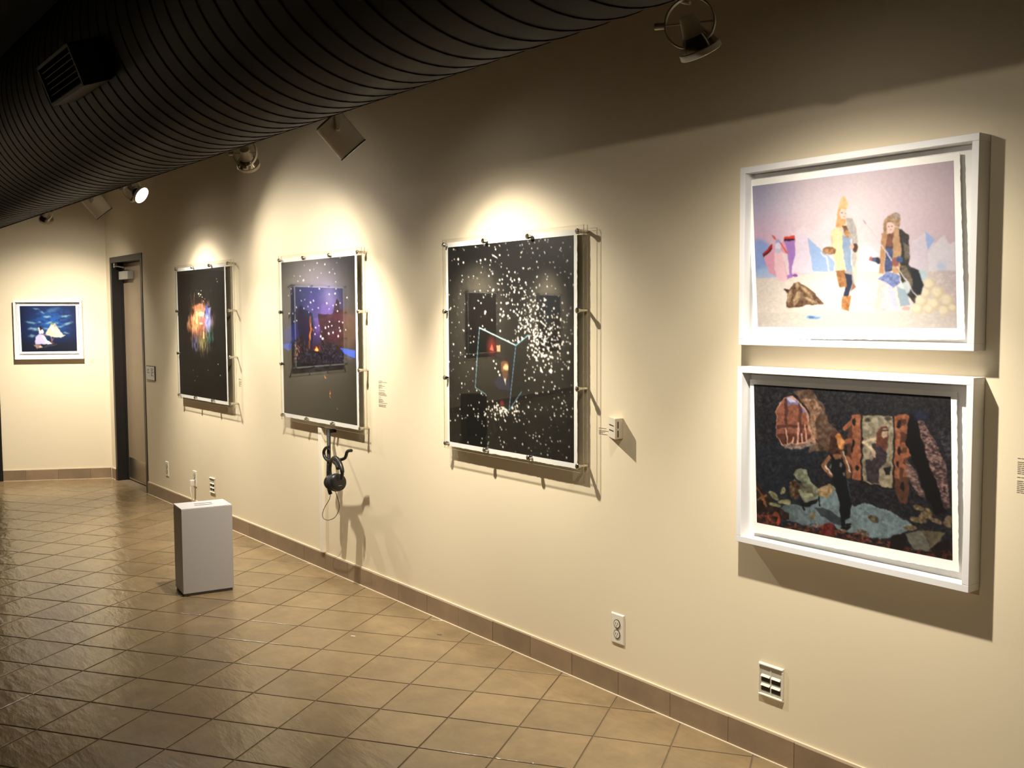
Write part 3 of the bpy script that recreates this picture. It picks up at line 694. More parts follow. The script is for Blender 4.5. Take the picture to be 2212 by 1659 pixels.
    c.poly([(840, 740), (950, 740), (1000, 880), (1010, 980), (870, 1020), (850, 880)], (16, 16, 20), 1)
    c.line([(830, 770), (775, 850), (850, 950)], 40, (150, 96, 62)); c.line([(800, 860), (852, 940)], 16, (238, 214, 190)); c.line([(965, 720), (1030, 920), (1025, 970)], 36, (128, 80, 52)); c.line([(975, 720), (1040, 915)], 12, (236, 210, 188)); c.poly([(880, 740), (960, 735), (950, 790), (890, 795)], (150, 96, 60))
    c.poly([(865, 1000), (1010, 985), (1050, 1180), (1050, 1380), (1000, 1400), (1000, 1300), (1000, 1460), (950, 1460), (930, 1180)], (12, 15, 20)); c.ell(1000, 1475, 56, 18, (10, 10, 12)); c.ell(1030, 1445, 30, 14, (10, 10, 12)); c.line([(1010, 1000), (1050, 1170)], 8, (60, 84, 98)); 
    for x, y in ((855, 870), (940, 850), (990, 940)): c.ell(x, y, 12, 22, (150, 150, 150), .7, .3)
    # litter of leaves, planks and petals in front
    c.poly([(110, 980), (200, 1120), (330, 1260), (440, 1330), (440, 1400), (340, 1400), (330, 1450), (520, 1470), (700, 1510), (900, 1560), (1130, 1610), (1130, 1700), (100, 1700)], (44, 26, 20), .95, .14, .05, 66)
    c.poly([(115, 1180), (215, 1140), (220, 1165), (120, 1200)], (150, 104, 50)); c.line([(115, 1060), (210, 1250)], 20, (128, 70, 36)); c.line([(150, 1170), (210, 1250)], 20, (150, 92, 46))
    for x, y, rx, ry, r in ((285, 1155, 60, 24, .6), (390, 1215, 66, 24, .1), (300, 1240, 56, 20, .3), (375, 1110, 40, 20, -.9)): c.ell(x, y, rx, ry, (140, 136, 92), 1, 0, r, .18, .08, 67)
    c.poly([(720, 1080), (840, 1040), (890, 1110), (820, 1180), (740, 1160)], (172, 140, 92), 1, .3, .07, 68); c.ell(675, 1358, 34, 30, (132, 118, 78), 1, 0, .5, .2, .1, 69)
    rd = fbm(X*.04, Y*.05, 70, 4); fr = c.mask([(110, 1330), (350, 1320), (340, 1420), (560, 1440), (800, 1440), (1000, 1500), (1300, 1580), (1480, 1580), (1480, 1720), (100, 1700)])
    c.put(fr*(rd > .52), (120, 42, 26), .7); c.put(fr*(rd > .63), (176, 92, 50), .6); c.put(fr*(rd < .36), (20, 10, 10), .7); c.ell(820, 1490, 70, 70, (118, 30, 26), 1, .15, 0, .25, .1, 71); c.poly([(330, 1330), (355, 1400), (330, 1450), (310, 1420)], (205, 62, 40))
    c.put(c.mask(q((350, 1400), (470, 1380), (500, 1500), (620, 1540), (880, 1420), (900, 1640), (330, 1560))), (24, 12, 12), .9); c.put(c.mask(q((480, 1500), (900, 1540), (900, 1640), (440, 1590)))*(rd > .5), (130, 46, 28), .7)
    for x, y, rx, ry, r in ((600, 1150, 50, 26, .3), (660, 1210, 70, 34, -.5), (590, 1260, 80, 26, .2), (740, 1260, 70, 24, .5), (520, 1330, 60, 22, 0), (690, 1180, 46, 22, .9), (860, 1260, 34, 40, .3), (850, 1300, 40, 20, .6)):
        c.ell(k+x*kk, y*kk, rx*kk, ry*kk, (126, 104, 70), 1, .1, r, .3, .08, 72)
    c.poly(q((470, 1390), (620, 1340), (690, 1480), (680, 1535), (560, 1520)), (122, 120, 104), 1, .06, .03, 73); c.poly(q((620, 1340), (840, 1370), (800, 1440), (690, 1520), (690, 1470)), (104, 92, 68), 1, .1, .04, 74); c.ell(k+200*kk, 1250*kk, 52, 34, (92, 76, 52), 1, 0, .4, .3, .1, 75); c.ell(k+110*kk, 1370*kk, 60, 30, (110, 96, 80), 1, .1, .3, .35, .09, 76)
    c.finish(.72, .30, .035, .85)

def paint_cluster(c):
    c.crop(375, 570, 5.352); X, Y = c.X, c.Y; c.C[:] = np.array((20, 16, 12))
    v = fbm(X*.10, Y*.016, 80, 4); v2 = fbm(X*.05, Y*.03, 81, 4)
    d = 1-np.hypot((X-320)/175, (Y-740)/330)+(v-.5)*.8
    hue = [((88, 52, 36), X*0+1), ((196, 110, 78), np.exp(-((X-300)/95)**2-((Y-600)/190)**2)), ((120, 116, 176), np.exp(-((X-395)/48)**2-((Y-610)/150)**2)*1.1), ((206, 140, 96), np.exp(-((X-230)/80)**2-((Y-700)/90)**2)), ((64, 66, 120), np.exp(-((X-250)/40)**2-((Y-940)/90)**2)), ((38, 96, 92), np.exp(-((X-430)/45)**2-((Y-880)/130)**2)), ((96, 92, 60), np.exp(-((X-340)/70)**2-((Y-930)/100)**2))]
    fig = np.zeros(c.C.shape)+np.array((64, 44, 34.))
    for col, wgt in hue[1:]:
        a = np.clip(wgt, 0, 1)[..., None]; fig = fig*(1-a)+np.array(col)*a
    fig = fig*(.45+1.1*v)[..., None]
    c.C = c.C*(1-np.clip(d*2.2, 0, 1)[..., None])+fig*np.clip(d*2.2, 0, 1)[..., None]
    c.ell(300, 515, 58, 52, (190, 116, 84), .75, .3, 0, .2, .05, 82); c.ell(318, 580, 34, 26, (232, 190, 150), .8, .3); c.line([(268, 560), (268, 680)], 20, (244, 190, 130), .8); c.ell(330, 650, 36, 34, (190, 96, 92), .7, .3); c.ell(318, 690, 18, 12, (246, 200, 170), .9, .3)
    c.poly([(372, 520), (430, 500), (425, 640), (405, 800), (370, 700)], (140, 150, 205), .55, .25, .04, 83); c.line([(345, 790), (348, 860)], 14, (244, 178, 120), .8); c.line([(380, 500), (390, 560)], 20, (60, 70, 150), .8); c.line([(240, 330), (238, 410)], 8, (92, 78, 60), .8); c.line([(195, 350), (210, 480)], 4, (92, 70, 52), .8)
    pts = [(290, 345, 9), (312, 355, 7), (318, 310, 5), (330, 385, 5), (345, 430, 4), (300, 372, 5), (495, 172, 5), (505, 205, 6), (515, 1160, 6), (540, 1290, 6), (275, 1300, 4), (228, 1228, 4), (247, 1350, 5), (400, 1230, 4), (430, 310, 3), (360, 405, 4), (260, 300, 3)]
    c.spots(pts, (216, 206, 176), .9, 1.1); r = np.random.default_rng(5)
    c.spots([(r.normal(310, 70), r.normal(370, 70), r.uniform(1.5, 3)) for _ in range(36)], (150, 138, 110), .8)
    c.finish(1.1, .15, .12)

def paint_campfire(c):
    c.crop(600, 550, 4.366, 12, .02); X, Y = c.X, c.Y; c.C[:] = np.array((14, 13, 14))
    c.put(np.exp(-((X-340)/260)**2-((Y-380)/420)**2), (64, 66, 132), .95); c.put(np.exp(-((X-480)/75)**2-((Y-420)/150)**2), (150, 144, 182), .7); c.put(np.exp(-((X-430)/150)**2-((Y-640)/220)**2), (98, 68, 150), .8)
    n = fbm(X*.016, Y*.016, 90, 5); c.put((n > .55)*np.exp(-((X-420)/150)**2-((Y-600)/170)**2), (124, 96, 180), .6)
    c.poly([(40, 640), (150, 560), (215, 470), (260, 520), (330, 560), (330, 900), (40, 900)], (14, 22, 58), .85); c.poly([(60, 700), (190, 640), (200, 770), (120, 850), (60, 850)], (22, 44, 130), .8)
    c.poly([(380, 560), (520, 560), (530, 480), (555, 410), (575, 440), (585, 520), (660, 510), (700, 560), (735, 600), (740, 900), (420, 900)], (50, 26, 30), .85, .12, .03, 91); c.put((Y > 560)*(X > 470)*(Y < 800)*(n > .45), (84, 40, 60), .5)
    c.put(np.exp(-((X-680)/70)**2-((Y-720)/160)**2), (78, 50, 24), .6)
    c.poly([(60, 845), (140, 840), (100, 910), (60, 880)], (44, 84, 200), .9); c.poly([(590, 880), (735, 905), (735, 980), (640, 950)], (46, 86, 205), .95)
    r2 = fbm(X*.12, Y*.09, 92, 4); g = c.mask([(140, 1020), (160, 840), (215, 740), (270, 820), (300, 900), (420, 820), (560, 840), (600, 930), (740, 985), (740, 1010), (440, 1020)])
    c.put(g, (26, 22, 32), .95); c.put(g*(r2 > .58), (96, 84, 110), .6); c.put((np.abs(X-180) < 30)*(np.abs(Y-930) < 90)*(r2 > .6), (190, 130, 96), .7)
    c.line([(305, 590), (300, 640), (312, 690), (300, 880)], 17, (128, 66, 34)); c.line([(307, 650), (310, 700), (308, 800)], 6, (240, 150, 80)); c.line([(310, 690), (335, 715)], 8, (170, 96, 50))
    c.ell(366, 895, 34, 30, (120, 40, 16), .7, .5); c.poly([(342, 905), (355, 880), (365, 868), (380, 890), (388, 905), (365, 915)], (250, 140, 60)); c.ell(366, 897, 12, 12, (255, 226, 150)); c.line([(330, 910), (400, 930), (420, 990)], 12, (12, 10, 12))
    for p in (((435, 1130), (465, 1165), (440, 1165)), ((490, 1270), (496, 1330), (484, 1320)), ((492, 1320), (505, 1360), (494, 1350)), ((555, 1435), (564, 1455), (552, 1462))): c.poly(p, (240, 120, 60))
    c.put((Y > 1010)*np.exp(-((X-350)/220)**2-((Y-1090)/90)**2)*(n > .45), (72, 74, 84), .5)
    st = [(300, 147, 7), (373, 80, 6), (442, 90, 6), (245, 243, 7), (210, 343, 6), (390, 318, 6), (490, 372, 6), (540, 362, 6), (307, 452, 7), (338, 436, 6), (220, 430, 6), (460, 462, 6), (283, 488, 5), (245, 507, 6), (387, 503, 5), (330, 520, 5), (170, 497, 6), (296, 548, 5), (155, 640, 6), (178, 630, 6), (107, 555, 5), (140, 560, 5), (350, 682, 6), (345, 742, 7), (455, 690, 8), (410, 770, 9), (427, 792, 9), (486, 748, 8), (570, 767, 9), (590, 717, 8), (577, 690, 6), (490, 630, 6), (576, 628, 6), (610, 642, 6), (512, 670, 6), (520, 737, 6), (483, 680, 6), (387, 665, 5), (645, 710, 4), (562, 536, 6), (516, 480, 5), (655, 407, 5), (125, 320, 5), (128, 363, 5), (95, 380, 5), (310, 355, 5), (255, 423, 5), (290, 298, 4), (403, 172, 4), (490, 165, 5), (540, 182, 4), (521, 137, 4), (553, 82, 4), (583, 30, 4), (250, 105, 4), (343, 140, 4), (375, 212, 4), (190, 255, 4), (215, 202, 4), (160, 195, 4), (483, 517, 4), (417, 727, 4), (548, 468, 5), (545, 320, 4), (585, 455, 4), (550, 250, 4)]
    c.spots(st, (238, 236, 246), 1, 1.35); r = np.random.default_rng(8); c.spots([(r.uniform(60, 720), r.uniform(40, 560), r.uniform(1.3, 2.4)) for _ in range(60)], (170, 165, 180), .8)

def paint_cube(c):
    c.crop(955, 500, 3.2516); X, Y = c.X, c.Y; c.C[:] = np.array((9, 8, 7))
    r = np.random.default_rng(21); st = []
    for _ in range(640): st.append((r.uniform(40, 930), r.uniform(50, 1600), abs(r.normal(2.6, 1.1))+1.0))
    for _ in range(260): t = r.uniform(0, 1); st.append((470+t*330+r.normal(0, 75), 420+t*430+r.normal(0, 95), abs(r.normal(3.4, 1.3))+1.2))
    for _ in range(130): st.append((r.normal(440, 75), r.normal(1250, 40), abs(r.normal(3.2, 1.2))+1.0))
    for _ in range(150): st.append((r.normal(700, 90), r.normal(820, 120), abs(r.normal(4, 1.3))+1.5))
    box = c.mask([(262, 676), (518, 800), (606, 728), (560, 1120), (470, 1258), (232, 1096)])
    for x, y, rr in st:
        bb = (np.abs(X-x) < rr+1) & (np.abs(Y-y) < rr*1.6+1)
        if not bb.any(): continue
        d = np.hypot(X[bb]-x, (Y[bb]-y)/1.35); a = np.clip((rr+.6-d)/1.2, 0, 1)[:, None]*(1-.9*box[bb])[:, None]
        c.C[bb] = c.C[bb]*(1-a)+np.array((238, 232, 222))*a
    c.put(box, (12, 12, 11), .5)
    c.ell(370, 175, 26, 4, (235, 232, 225), 1, .2, .6)
    bl = (132, 190, 206)
    c.line([(262, 676), (518, 800)], 8, (196, 226, 232)); c.line([(518, 800), (606, 728)], 7, bl); c.line([(262, 676), (250, 830), (233, 1096)], 5, bl, .75); c.line([(233, 1096), (305, 1142)], 5, bl, .9); c.line([(518, 800), (492, 1040), (470, 1258)], 5, (96, 140, 175), .95); c.line([(470, 1258), (560, 1122)], 5, bl, .8)
    # small bearded bust in a dark coat, and a glow of figures
    c.poly([(360, 1060), (390, 1020), (430, 1010), (470, 1030), (480, 1120), (400, 1110)], (30, 30, 46)); c.poly([(432, 1030), (450, 1030), (446, 1078)], (206, 196, 176)); c.ell(441, 955, 26, 42, (206, 150, 104)); c.ell(438, 928, 28, 20, (96, 62, 40), 1, .2); c.ell(443, 1000, 22, 34, (84, 58, 40), 1, .2); c.ell(448, 952, 14, 22, (232, 188, 140), .8, .3); c.ell(420, 960, 8, 30, (90, 60, 40))
    c.ell(350, 810, 34, 60, (120, 44, 36), .7, .5); c.poly([(335, 830), (350, 790), (362, 840)], (206, 92, 70)); c.poly([(382, 800), (410, 798), (408, 845), (385, 845)], (196, 140, 100)); c.ell(420, 1208, 14, 20, (130, 40, 36), .8, .4)
    for x, y in ((380, 930), (372, 960), (395, 985), (362, 910), (405, 1008)): c.ell(x, y, 6, 8, (236, 230, 220))

def paint_clouds(c):
    c.crop(30, 645, 11.85, 18, .02); X, Y = c.X, c.Y
    c.C[:] = np.array((14, 30, 72)); c.put(np.exp(-((X-950)/520)**2-((Y-560)/330)**2), (28, 84, 158), .95); c.put(np.clip((Y-950)/260, 0, 1), (14, 18, 34), .95); c.put(np.clip((420-X)/300, 0, 1), (8, 14, 34), .75); c.put(np.clip((X-1400)/240, 0, 1), (10, 18, 48), .6)
    n = fbm(X*.008, Y*.02, 100, 5); c.put((n > .55)*(Y < 1000), (16, 26, 66), .5)
    for x, y, rx, ry, rot, a in ((560, 260, 110, 26, .2, .8), (720, 350, 110, 26, .5, .75), (850, 460, 110, 36, -.1, .95), (1300, 450, 160, 40, -.1, .9), (440, 610, 150, 34, .15, .8), (640, 600, 80, 24, -.2, .7), (520, 780, 190, 52, .05, .9), (900, 620, 150, 34, -.2, .85), (1100, 620, 70, 26, .5, .8), (1380, 640, 180, 46, -.4, .8), (1180, 720, 110, 30, .1, .7), (1340, 880, 110, 26, .1, .7), (470, 950, 120, 44, -.1, .7), (820, 770, 110, 34, .1, .7), (1000, 290, 220, 60, -.3, .35)):
        cl = fbm(X*.022, Y*.03, 101, 4); d = 1-np.hypot(((X-x)*math.cos(rot)+(Y-y)*math.sin(rot))/rx, (-(X-x)*math.sin(rot)+(Y-y)*math.cos(rot))/ry); c.put(np.clip(d*1.4+(cl-.5)*1.2, 0, 1), (132, 168, 178), a)
    c.poly([(540, 1180), (560, 980), (640, 910), (760, 930), (840, 1060), (985, 1150), (880, 1170), (740, 1165)], (176, 168, 205), 1, .1, .01, 102); c.poly([(720, 960), (780, 960), (860, 1080), (985, 1150), (840, 1160)], (232, 216, 224)); c.poly([(640, 800), (720, 790), (780, 850), (750, 900), (640, 905)], (238, 220, 205)); c.ell(655, 760, 30, 46, (232, 200, 180)); c.poly([(640, 720), (690, 705), (715, 780), (670, 830), (660, 760)], (20, 16, 24))
    c.poly([(495, 1170), (560, 1190), (690, 1190), (745, 1245), (570, 1280)], (150, 116, 106), .9, .15, .03, 103); c.poly([(660, 1190), (745, 1245), (650, 1260)], (222, 168, 142))
    c.poly([(800, 900), (880, 760), (960, 640), (1060, 630), (1110, 720), (1180, 830), (1260, 930), (1340, 940), (1200, 995), (1000, 985), (880, 950)], (206, 198, 178), 1, .14, .012, 104); c.poly([(930, 760), (1000, 700), (1020, 780), (990, 850)], (238, 228, 206), .8); c.ell(985, 640, 50, 30, (96, 130, 110), .9, .3); c.ell(1060, 690, 26, 44, (120, 120, 120), .6, .3)
    c.line([(950, 985), (985, 1110), (1010, 1010)], 22, (160, 112, 100)); c.line([(960, 1120), (1020, 1140)], 24, (96, 60, 56)); c.poly([(740, 900), (830, 910), (860, 950), (790, 950)], (150, 112, 112), .8); c.poly([(800, 1200), (1110, 1160), (1100, 1190), (760, 1250)], (60, 60, 76), .8)

def paint_desert(seed, warm):
    def f(c):
        X, Y = c.X, c.Y; x0, x1, y0, y1 = X.min(), X.max(), Y.min(), Y.max(); u = (X-x0)/(x1-x0); v = (Y-y0)/(y1-y0)
        c.grad(np.ones(X.shape), (36, 50, 74) if not warm else (46, 26, 24), (112, 120, 116) if not warm else (92, 44, 34), v*1.4)
        n = fbm(u*6, v*3, seed, 4); ridge = .38+.22*np.sin(u*5+seed)*.5+(fbm(u*9, u*0+1, seed+1, 3)-.5)*.5
        c.put(v > ridge, (70, 42, 30)); c.put((v > ridge)*(n > .5), (100, 60, 40), .6); c.put(v > .8, (26, 24, 26), .9)
        c.put((v > .72)*(v < .86)*(n > .62), (196, 130, 90), .6)
    return f

def quad_grid(TL, TR, BR, BL, nx, ny):
    u = np.linspace(0, 1, nx+1)[None, :, None]; v = np.linspace(0, 1, ny+1)[:, None, None]
    return (TL*(1-u)+TR*u)*(1-v)+(BL*(1-u)+BR*u)*v
def image_mesh(name, corners, nx, ny, paint, parent, blur=1):
    TL, TR, BR, BL = [np.asarray(p, float) for p in corners]
    G = quad_grid(TL, TR, BR, BL, nx, ny); x, y = pix(G)
    c = Canvas(x, y); paint(c)
    for _ in range(blur):
        for ax in (0, 1):
            p = np.concatenate([np.take(c.C, [0], ax), c.C, np.take(c.C, [-1], ax)], ax); n_ = c.C.shape[ax]
            c.C = .25*np.take(p, range(0, n_), ax)+.5*np.take(p, range(1, n_+1), ax)+.25*np.take(p, range(2, n_+2), ax)
    col = lin(np.clip(c.C, 0, 255)); W = nx+1
    inv = np.array(parent.matrix_world.inverted()) if parent is not None else np.eye(4)
    V = G.reshape(-1, 3) @ inv[:3, :3].T+inv[:3, 3]
    i = np.arange(nx)[None, :]+np.arange(ny)[:, None]*W
    F = np.stack([i, i+W, i+W+1, i+1], -1).reshape(-1, 4)
    me = bpy.data.meshes.new(name); me.vertices.add(len(V)); me.vertices.foreach_set('co', V.ravel())
    me.loops.add(F.size); me.loops.foreach_set('vertex_index', F.ravel().astype(np.int32)); me.polygons.add(len(F)); me.polygons.foreach_set('loop_start', np.arange(0, F.size, 4, dtype=np.int32))
    me.update(calc_edges=True)
    at = me.color_attributes.new('ink', 'FLOAT_COLOR', 'POINT'); at.data.foreach_set('color', np.c_[col.reshape(-1, 3), np.ones(len(V))].ravel())
    me.materials.append(INK); o = bpy.data.objects.new(name, me); COL.objects.link(o); return o
def sheet(root, corners, th, rag, seed):
    """paper with ragged edges, corners in world coordinates (front face)"""
    r = random.Random(seed); C = [Vector(p) for p in corners]; pts = []
    n = (C[1]-C[0]).cross(C[3]-C[0]).normalized()
    cen = sum(C, Vector())/4
    if n.dot(Vector(CAM)-cen) < 0: n = -n
    for a, b in zip(C, C[1:]+C[:1]):
        L = (b-a).length; k = max(8, int(L/.009)); inn = (cen-(a+b)/2).normalized()
        for i in range(k): pts.append(a.lerp(b, i/k)+inn*(r.uniform(-rag, rag) if i else 0))
    inv = root.matrix_world.inverted(); N = len(pts)
    mb = MB(); vs_ = [inv @ p for p in pts]+[inv @ (p-n*th) for p in pts]
    mb.add(vs_, [tuple(range(N)), tuple(range(N, 2*N))[::-1]]+[(i, N+i, N+(i+1) % N, (i+1) % N) for i in range(N)])
    return mb.build('print_sheet', PAPER, root), n
def hang(img, sh):                                   # image already in root's local space: sheet has identity local matrix
    img.parent = sh

def shadow_box(T, u0, u1, z0, z1, dep, paper, image, nx, ny, paint, label, fw=.022, backoff=.014, seed=1):
    """deep white frame, print floated inside"""
    root = empty('framed_print', T); tag(root, label, 'picture', 'white framed prints')
    for a in ((u0, u1, z1-fw, z1), (u0, u1, z0, z0+fw), (u0, u0+fw, z0+fw, z1-fw), (u1-fw, u1, z0+fw, z1-fw)):
        MB().box(a[0], a[1], -dep, -.001, a[2], a[3]).build('frame_rail', BWHITE, root, bevel=.0012)
    MB().box(u0+fw, u1-fw, -backoff, -.004, z0+fw, z1-fw).build('backing_board', MATB, root)
    sh, n = sheet(root, paper, .0012, .0013, seed)
    off = np.array(n)*.0006
    im = image_mesh('printed_image', [np.asarray(p)+off for p in image], nx, ny, paint, root, 2); hang(im, sh)
    # hidden mounting block that carries the floated sheet
    inv = root.matrix_world.inverted(); cc = inv @ (sum((Vector(p) for p in paper), Vector())/4)
    MB().box(cc.x-.2, cc.x+.2, cc.y+.0015, -backoff, cc.z-.12, cc.z+.12).build('mounting_block', MATB, root)
    return root

def acrylic_print(T, u0, u1, z0, z1, paper, image, nx, ny, paint, label, seed, bolts_u, bolts_z, off=.052):
    root = empty('acrylic_print', T); tag(root, label, 'picture', 'prints in clear acrylic')
    th = .0055
    for y, nm in ((-off, 'acrylic_panel'), (-off+.021, 'acrylic_panel')):
        mb = MB(); mb.cur = 0; e = .0012
        mb.add([(u0, y, z0), (u1, y, z0), (u1, y, z1), (u0, y, z1)], [(0, 1, 2, 3)]); mb.cur = 1
        mb.add([(u0, y+th, z0), (u1, y+th, z0), (u1, y+th, z1), (u0, y+th, z1)], [(3, 2, 1, 0)]); mb.cur = 2
        mb.add([(u0, y, z0), (u1, y, z0), (u1, y, z1), (u0, y, z1), (u0, y+th, z0), (u1, y+th, z0), (u1, y+th, z1), (u0, y+th, z1)], [(0, 4, 5, 1), (1, 5, 6, 2), (2, 6, 7, 3), (3, 7, 4, 0)])
        mb.build(nm, [ACF if y == -off else ACB, ACB, ACE], root)
    sh, n = sheet(root, paper, .001, .0016, seed)
    im = image_mesh('printed_image', [np.asarray(p)+np.array(n)*.0006 for p in image], nx, ny, paint, root); hang(im, sh)
    bar = MB().lathe([(.0085, .002), (.0085, off+.001)], 12, Matrix.Rotation(math.pi/2, 4, 'X'), True, True).build('standoff_bolt', CHROME, root, True)
    hd = MB().lathe([(.012, off+.001), (.0125, off+.003), (.0125, off+.012), (.010, off+.0145), (.0, off+.015)], 14, Matrix.Rotation(math.pi/2, 4, 'X')).build('bolt_head', CHROME, bar, True)
    spots_ = [(u, bolts_z[0]) for u in bolts_u]+[(u, bolts_z[-1]) for u in bolts_u]+[(bolts_u[0], z) for z in bolts_z[1:-1]]+[(bolts_u[-1], z) for z in bolts_z[1:-1]]
    for k, (u, z) in enumerate(spots_):
        if k == 0: bar.location = (u, 0, z); continue
        b = bar.copy(); COL.objects.link(b); b.location = (u, 0, z); b.parent = root
        h = hd.copy(); COL.objects.link(h); h.parent = b
    return root

def W(off, *p): return [onwall(x, y, off) for x, y in p]
def cr(ox, oy, s, *p): return [(ox+x/s, oy+y/s) for x, y in p]
def rectify(P):                                       # nearest upright rectangle in the wall plane
    P = np.array(P); x0 = (P[0, 0]+P[3, 0])/2; x1 = (P[1, 0]+P[2, 0])/2; z1 = (P[0, 2]+P[1, 2])/2; z0 = (P[2, 2]+P[3, 2])/2; y = P[0, 1]
    return [np.array(q) for q in ((x0, y, z1), (x1, y, z1), (x1, y, z0), (x0, y, z0))]
def grow(R, l, r, t, b):
    return [R[0]+(-l, 0, t), R[1]+(r, 0, t), R[2]+(r, 0, -b), R[3]+(-l, 0, -b)]

# two white framed prints at the right
paper = W(.030, *cr(1560, 260, 2.8604, (155, 372), (1467, 200), (1500, 1355), (202, 1352)))
image = W(.030, *cr(1560, 260, 2.8604, (187, 407), (1430, 248), (1450, 1283), (221, 1275)))
cx = -2.035
shadow_box(wallT(cx), -2.480-cx, -1.588-cx, 1.531, 2.168, .066, paper, image, 430, 300, paint_polar, 'upper white framed print of two fur-clad women in pastel snow', seed=3)
paper = W(.030, *cr(1560, 760, 2.592, (155, 155), (1312, 225), (1325, 1235), (175, 1010)))
image = W(.030, *cr(1560, 760, 2.592, (178, 182), (1280, 252), (1290, 1168), (195, 955)))
shadow_box(wallT(cx), -2.484-cx, -1.586-cx, .806, 1.452, .066, paper, image, 430, 320, paint_mirror, 'lower white framed print of a woman before a carved mirror', seed=4)
# small picture on the end wall
def onend(x, y, off=0.0):
    d = wray(x, y); o = EA+EN*off; return CAM+d*(((o-CAM)@EN)/(d@EN))
sc = .565
paper = [onend(*p, off=.030) for p in cr(30, 645, 11.85, (80, 140), (1645, 150), (1668, 1400), (150, 1415))]
image = [onend(*p, off=.030) for p in cr(30, 645, 11.85, (145, 190), (1580, 180), (1620, 1345), (205, 1362))]
shadow_box(endT(sc), sc-.873, sc-.232, 1.218, 1.803, .055, paper, image, 150, 125, paint_clouds, 'small white framed blue picture on the end wall', fw=.02, seed=5)

# three acrylic mounted prints
OF = .052
def acry(pximg, sheet_m, u, z, bolts_px, bz, nx, ny, paint, label, seed):
    R = rectify(W(.040, *pximg)); c0 = (u[0]+u[1])/2
    bu = [b-c0 for b in bolts_px]
    return acrylic_print(wallT(c0), u[0]-c0, u[1]-c0, z[0], z[1], grow(R, *sheet_m), R, nx, ny, paint, label, seed, bu, bz)
def lsp(a, b, n=4): return [a+(b-a)*i/(n-1) for i in range(n)]
acry([(967.8, 533), (1241.6, 509.7), (1237.8, 1001), (971.6, 952.7)], (.022, .022, .024, .024), (-4.462, -3.356), (.950, 2.030), lsp(-4.437, -3.384), lsp(.978, 2.002), 280, 330, paint_cube, 'acrylic mounted starry print with a glowing cube outline and bearded man', 6)
acry([(608.3, 565.4), (767.8, 553.8), (770.2, 918), (613.5, 891.8)], (.024, .024, .026, .026), (-6.476, -5.328), (.940, 2.041), lsp(-6.450, -5.358), lsp(.972, 2.012), 230, 330, paint_campfire, 'acrylic mounted print of a campfire under blue starry sky', 7)
acry([(383.5, 586), (484.4, 576.8), (490.6, 865.7), (388.5, 851.8)], (.024, .024, .026, .026), (-8.520, -7.315), (.955, 2.058), lsp(-8.490, -7.350), lsp(.985, 2.030), 180, 330, paint_cluster, 'acrylic mounted black print with a glowing coral cluster', 8)
# prints on the far stretch of the end wall (seen mirrored in the acrylic)
for k, (s, lab, warm) in enumerate(((3.65, 'desert butte print facing the long wall, nearest the dark doorway', 0), (8.3, 'reddish desert print, middle one on the end wall', 1), (11.2, 'desert print farthest along the end wall', 0))):
    P = lambda ds, z, off: EA+ED*(s+ds)+EN*off+np.array([0, 0, z])
    pp = [P(.54, 2.02, .04), P(-.54, 2.02, .04), P(-.54, .96, .04), P(.54, .96, .04)]; ii = [P(.52, 2.0, .04), P(-.52, 2.0, .04), P(-.52, .98, .04), P(.52, .98, .04)]
    def pt(c, k=k, warm=warm):
        h, w_ = c.X.shape; c.X, c.Y = np.meshgrid(np.linspace(0, 100, w_), np.linspace(0, 100, h)); paint_desert(200+k*9, warm)(c)
    acrylic_print(endT(s), -.59, .59, .94, 2.05, pp, ii, 80, 80, pt, lab, 20+k, lsp(-.56, .56), lsp(.97, 2.02))

# ---------------------------------------------------------------- things on the long wall
def outlet(x, z, label, plug=False, w_=.082, h=.133):
    r = empty('wall_outlet', wallT(x)); tag(r, label, 'outlet', 'wall outlets')
    MB().plate(-w_/2, w_/2, -.0065, -.0002, z-h/2, z+h/2, .005).build('cover_plate', PLATE, r)
    for dz in (.0225, -.0225):
        s = MB().lathe([(.0, .0), (.0165, .0), (.0172, -.0012)], 20, Matrix.Translation((0, -.0095, z+dz)) @ Matrix.Rotation(math.pi/2, 4, 'X')).build('receptacle', PLATE, r, True)
        MB().lathe([(.0172, 0), (.0190, 0), (.0190, .003), (.0172, .003)], 20, Matrix.Translation((0, -.0067, z+dz)) @ Matrix.Rotation(math.pi/2, 4, 'X')).build('receptacle_gap', DARKP, r, True)
        mb = MB(); mb.box(-.0075, -.0052, -.0102, -.009, z+dz-.003, z+dz+.007); mb.box(.0052, .0075, -.0102, -.009, z+dz-.003, z+dz+.007); mb.lathe([(.0, 0), (.0026, 0)], 10, Matrix.Translation((0, -.0101, z+dz-.0085)) @ Matrix.Rotation(math.pi/2, 4, 'X'))
        mb.build('slots', DARKP, s)
    MB().lathe([(.0, .0008), (.003, .0004)], 10, Matrix.Translation((0, -.0075, z)) @ Matrix.Rotation(math.pi/2, 4, 'X')).build('screw', CHROME, r)
    return r
outlet(-3.186, .290, 'ivory duplex outlet left of the white framed prints')
outlet(-9.008, .294, 'small outlet nearest the door')
outlet(-8.318, .294, 'outlet with a white plug behind the grey box')
pl = empty('power_plug', wallT(-8.318)); tag(pl, 'white plug and cord hanging from the outlet behind the grey box', 'plug')
CORDW = mat('cord_white', (.78, .74, .65), .5)
MB().box(-.016, .016, -.045, -.0105, .235, .285, Matrix.Translation((.004, 0, .0))).build('plug_body', CORDW, pl, bevel=.005)
MB().tube(spline([(.004, -.04, .24), (.012, -.045, .20), (.018, -.04, .15), (.014, -.03, .08), (.02, -.05, .010), (.10, -.10, .006), (.5, -.12, .006)], 8), .0042, 8).build('cord', CORDW, pl, True)

